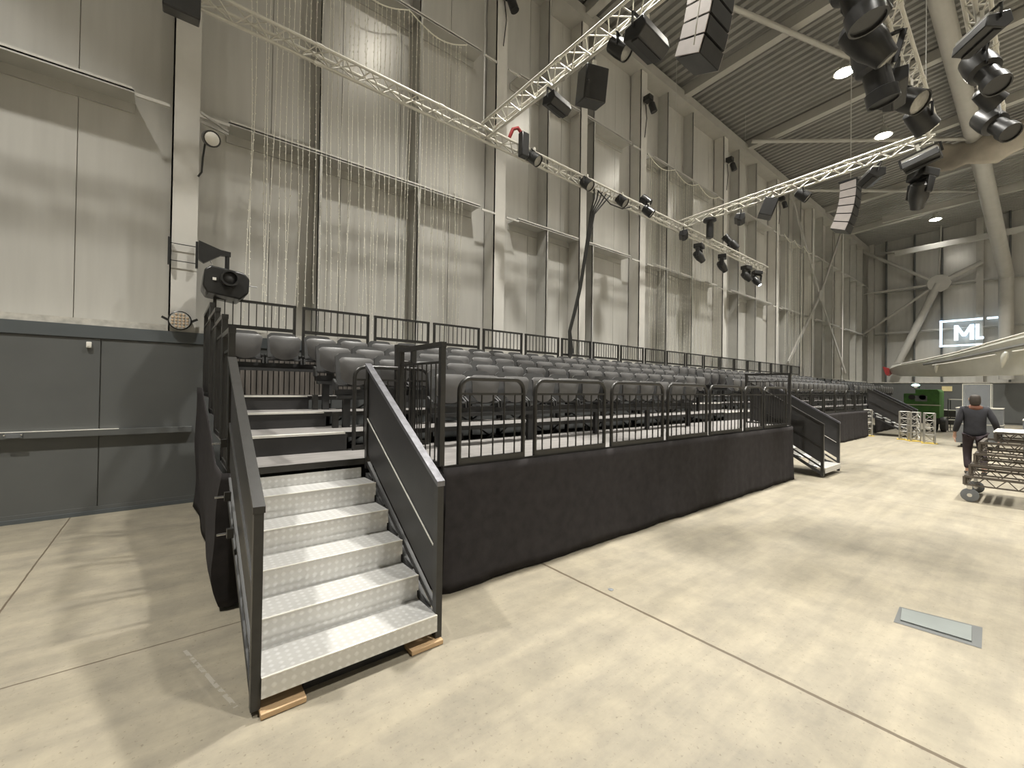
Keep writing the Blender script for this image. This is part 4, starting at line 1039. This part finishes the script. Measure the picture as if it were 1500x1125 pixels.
MB().prism([(2.58, 5.0), (2.42, 5.0), (2.42, 5.92), (2.58, 5.92)], 'x', sx, sx+.04).add([(sx, 2.42, 5.0), (sx, 2.24, 5.02), (sx, 2.24, 5.16), (sx, 2.42, 5.16), (sx+.04, 2.42, 5.0), (sx+.04, 2.24, 5.02), (sx+.04, 2.24, 5.16), (sx+.04, 2.42, 5.16)], [(0, 1, 2, 3), (7, 6, 5, 4), (0, 4, 5, 1), (1, 5, 6, 2), (2, 6, 7, 3), (3, 7, 4, 0)]).build('letter_l', 'logoglow', t)

# ------------------------------------------------------------------ person walking away
def skin_chain(name, verts, edges, radii, m, parent, sub=2, root=0):
    me = bpy.data.meshes.new(name); off = wl(parent)
    me.from_pydata([Vector(v) for v in verts], edges, []); o = bpy.data.objects.new(name, me); C.objects.link(o); o.parent = parent
    md = o.modifiers.new('skin', 'SKIN'); md.use_smooth_shade = True
    for i, r in enumerate(radii):
        sv = me.skin_vertices[0].data[i] if me.skin_vertices else None
        if sv: sv.radius = r if isinstance(r, tuple) else (r, r); sv.use_root = (i == root)
    ss = o.modifiers.new('sub', 'SUBSURF'); ss.levels = sub; ss.render_levels = sub
    me.materials.append(M[m]); return o
def person(x, y, rz):
    t = thing('person', (x, y, 0), 'person in a dark jacket with rust-brown shoulders and dark trousers, walking away', 'person')
    def mk(name, pts, edges, m, sub=2):
        me = bpy.data.meshes.new(name); me.from_pydata([p[0] for p in pts], edges, [])
        o = bpy.data.objects.new(name, me); C.objects.link(o); o.parent = t
        md = o.modifiers.new('skin', 'SKIN'); md.use_smooth_shade = True
        if not me.skin_vertices:
            try: me.attributes
            except Exception: pass
        bm_ = __import__('bmesh').new(); bm_.from_mesh(me); ly = bm_.verts.layers.skin.verify(); bm_.verts.ensure_lookup_table()
        for i, p in enumerate(pts):
            r = p[1]; bm_.verts[i][ly].radius = r if isinstance(r, tuple) else (r, r); bm_.verts[i][ly].use_root = (i == 0)
        bm_.to_mesh(me); bm_.free()
        ss = o.modifiers.new('sub', 'SUBSURF'); ss.levels = sub; ss.render_levels = sub
        me.materials.append(M[m]); return o
    # local frame: facing +Y (away from the camera after rotation)
    hands = []
    body = [((0, 0, .95), (.12, .10)), ((0, 0, 1.15), (.12, .09)), ((0, 0, 1.38), (.13, .09)), ((0, .0, 1.47), .058), ((0, .01, 1.54), .055), ((0, .02, 1.60), (.075, .088)), ((0, .02, 1.67), (.066, .078)),
            ((-.17, 0, 1.40), .05), ((-.245, -.04, 1.13), .042), ((-.29, .03, .89), .030), ((-.292, .05, .83), (.028, .018)), ((-.292, .06, .77), (.036, .016)),
            ((.17, 0, 1.40), .05), ((.27, -.08, 1.14), .042), ((.335, -.02, .92), .030), ((.345, 0, .86), (.028, .018)), ((.35, .01, .80), (.036, .016)),
            ((-.09, 0, .90), .09), ((-.10, .07, .50), .055), ((-.10, -.02, .09), .04), ((-.10, .10, .04), .035),
            ((.09, 0, .90), .09), ((.10, -.06, .50), .055), ((.10, -.26, .14), .04), ((.10, -.18, .06), .035)]
    e = [(0, 1), (1, 2), (2, 3), (3, 4), (4, 5), (5, 6), (2, 7), (7, 8), (8, 9), (9, 10), (10, 11), (2, 12), (12, 13), (13, 14), (14, 15), (15, 16), (0, 17), (17, 18), (18, 19), (19, 20), (0, 21), (21, 22), (22, 23), (23, 24)]
    # five fingers per hand
    for base, sx_ in ((11, -1), (16, 1)):
        bx, by, bz = body[base][0]
        for k in range(4):
            i0 = len(body); oy = (k-1.5)*.019; ln = [.062, .072, .068, .052][k]
            body.append(((bx, by+oy, bz-.03), .0085)); body.append(((bx-sx_*.006, by+oy, bz-.03-ln*.55), .0082)); body.append(((bx-sx_*.018, by+oy, bz-.03-ln), .0075))
            e += [(base, i0), (i0, i0+1), (i0+1, i0+2)]
        i0 = len(body); body.append(((bx-sx_*.015, by+.04, bz+.01), .0095)); body.append(((bx-sx_*.02, by+.06, bz-.03), .0085)); e += [(base-1, i0), (i0, i0+1)]
    mk('body', body, e, 'skin')
    j = [((0, 0, .77), (.195, .14)), ((0, -.005, 1.10), (.18, .125)), ((0, -.005, 1.30), (.19, .125)), ((0, 0, 1.42), (.12, .085)),
         ((-.18, 0, 1.39), .078), ((-.245, -.04, 1.13), .062), ((-.29, .03, .89), .048), ((.18, 0, 1.39), .078), ((.27, -.08, 1.14), .062), ((.335, -.02, .92), .048)]
    mk('jacket', j, [(0, 1), (1, 2), (2, 3), (2, 4), (4, 5), (5, 6), (2, 7), (7, 8), (8, 9)], 'jacket')
    yk = [((0, -.03, 1.38), (.235, .175)), ((0, 0, 1.475), (.11, .10)), ((-.175, 0, 1.425), .118), ((.175, 0, 1.425), .118)]
    mk('jacket_yoke', yk, [(0, 1), (0, 2), (0, 3)], 'jacket2')['label'] = 'rust-brown shoulder panel'
    p = [((0, 0, .94), (.175, .125)), ((-.09, .01, .84), .105), ((-.10, .07, .50), .075), ((-.10, -.02, .12), .062), ((.09, 0, .84), .105), ((.10, -.06, .50), .075), ((.10, -.24, .17), .062)]
    mk('trousers', p, [(0, 1), (1, 2), (2, 3), (0, 4), (4, 5), (5, 6)], 'trousers')
    for a in (((-.10, -.05, .05), (-.10, .16, .04)), ((.10, -.28, .10), (.10, -.12, .035))):
        mk('shoe', [(a[0], .045), ((Vector(a[0])+Vector(a[1]))/2, .046), (a[1], .036)], [(0, 1), (1, 2)], 'rubber')
    mk('hair', [((0, -.045, 1.46), (.085, .05)), ((0, -.035, 1.56), (.10, .085)), ((0, -.012, 1.65), (.095, .10)), ((0, .0, 1.70), (.065, .07))], [(0, 1), (1, 2), (2, 3)], 'hair')
    # face, seen only from the far side
    b = MB()
    b.prism([(.09, 1.585), (.125, 1.57), (.10, 1.62), (.092, 1.64)], 'x', -.012, .012); n_ = None
    off = wl(t); b.v = [v+off for v in b.v]; b.build('nose', 'skin', t)
    for s_ in (-1, 1):
        b = MB().lathe([(.010, 0), (.006, .006)], (s_*.032, .098, 1.625), (0, 1, 0), 8); b.v = [v+off for v in b.v]; b.build('eye', 'white', t)
        b = MB().lathe([(.02, -.006), (.028, .0), (.02, .006)], (s_*.085, .015, 1.605), (1, 0, 0), 10); b.v = [v+off for v in b.v]; b.build('ear', 'skin', t)
    b = MB().box(-.022, .022, .096, .104, 1.548, 1.556); b.v = [v+off for v in b.v]; b.build('mouth', 'red', t)
    t.rotation_euler = (0, 0, rz)
person(13.3, .92, -1.35)
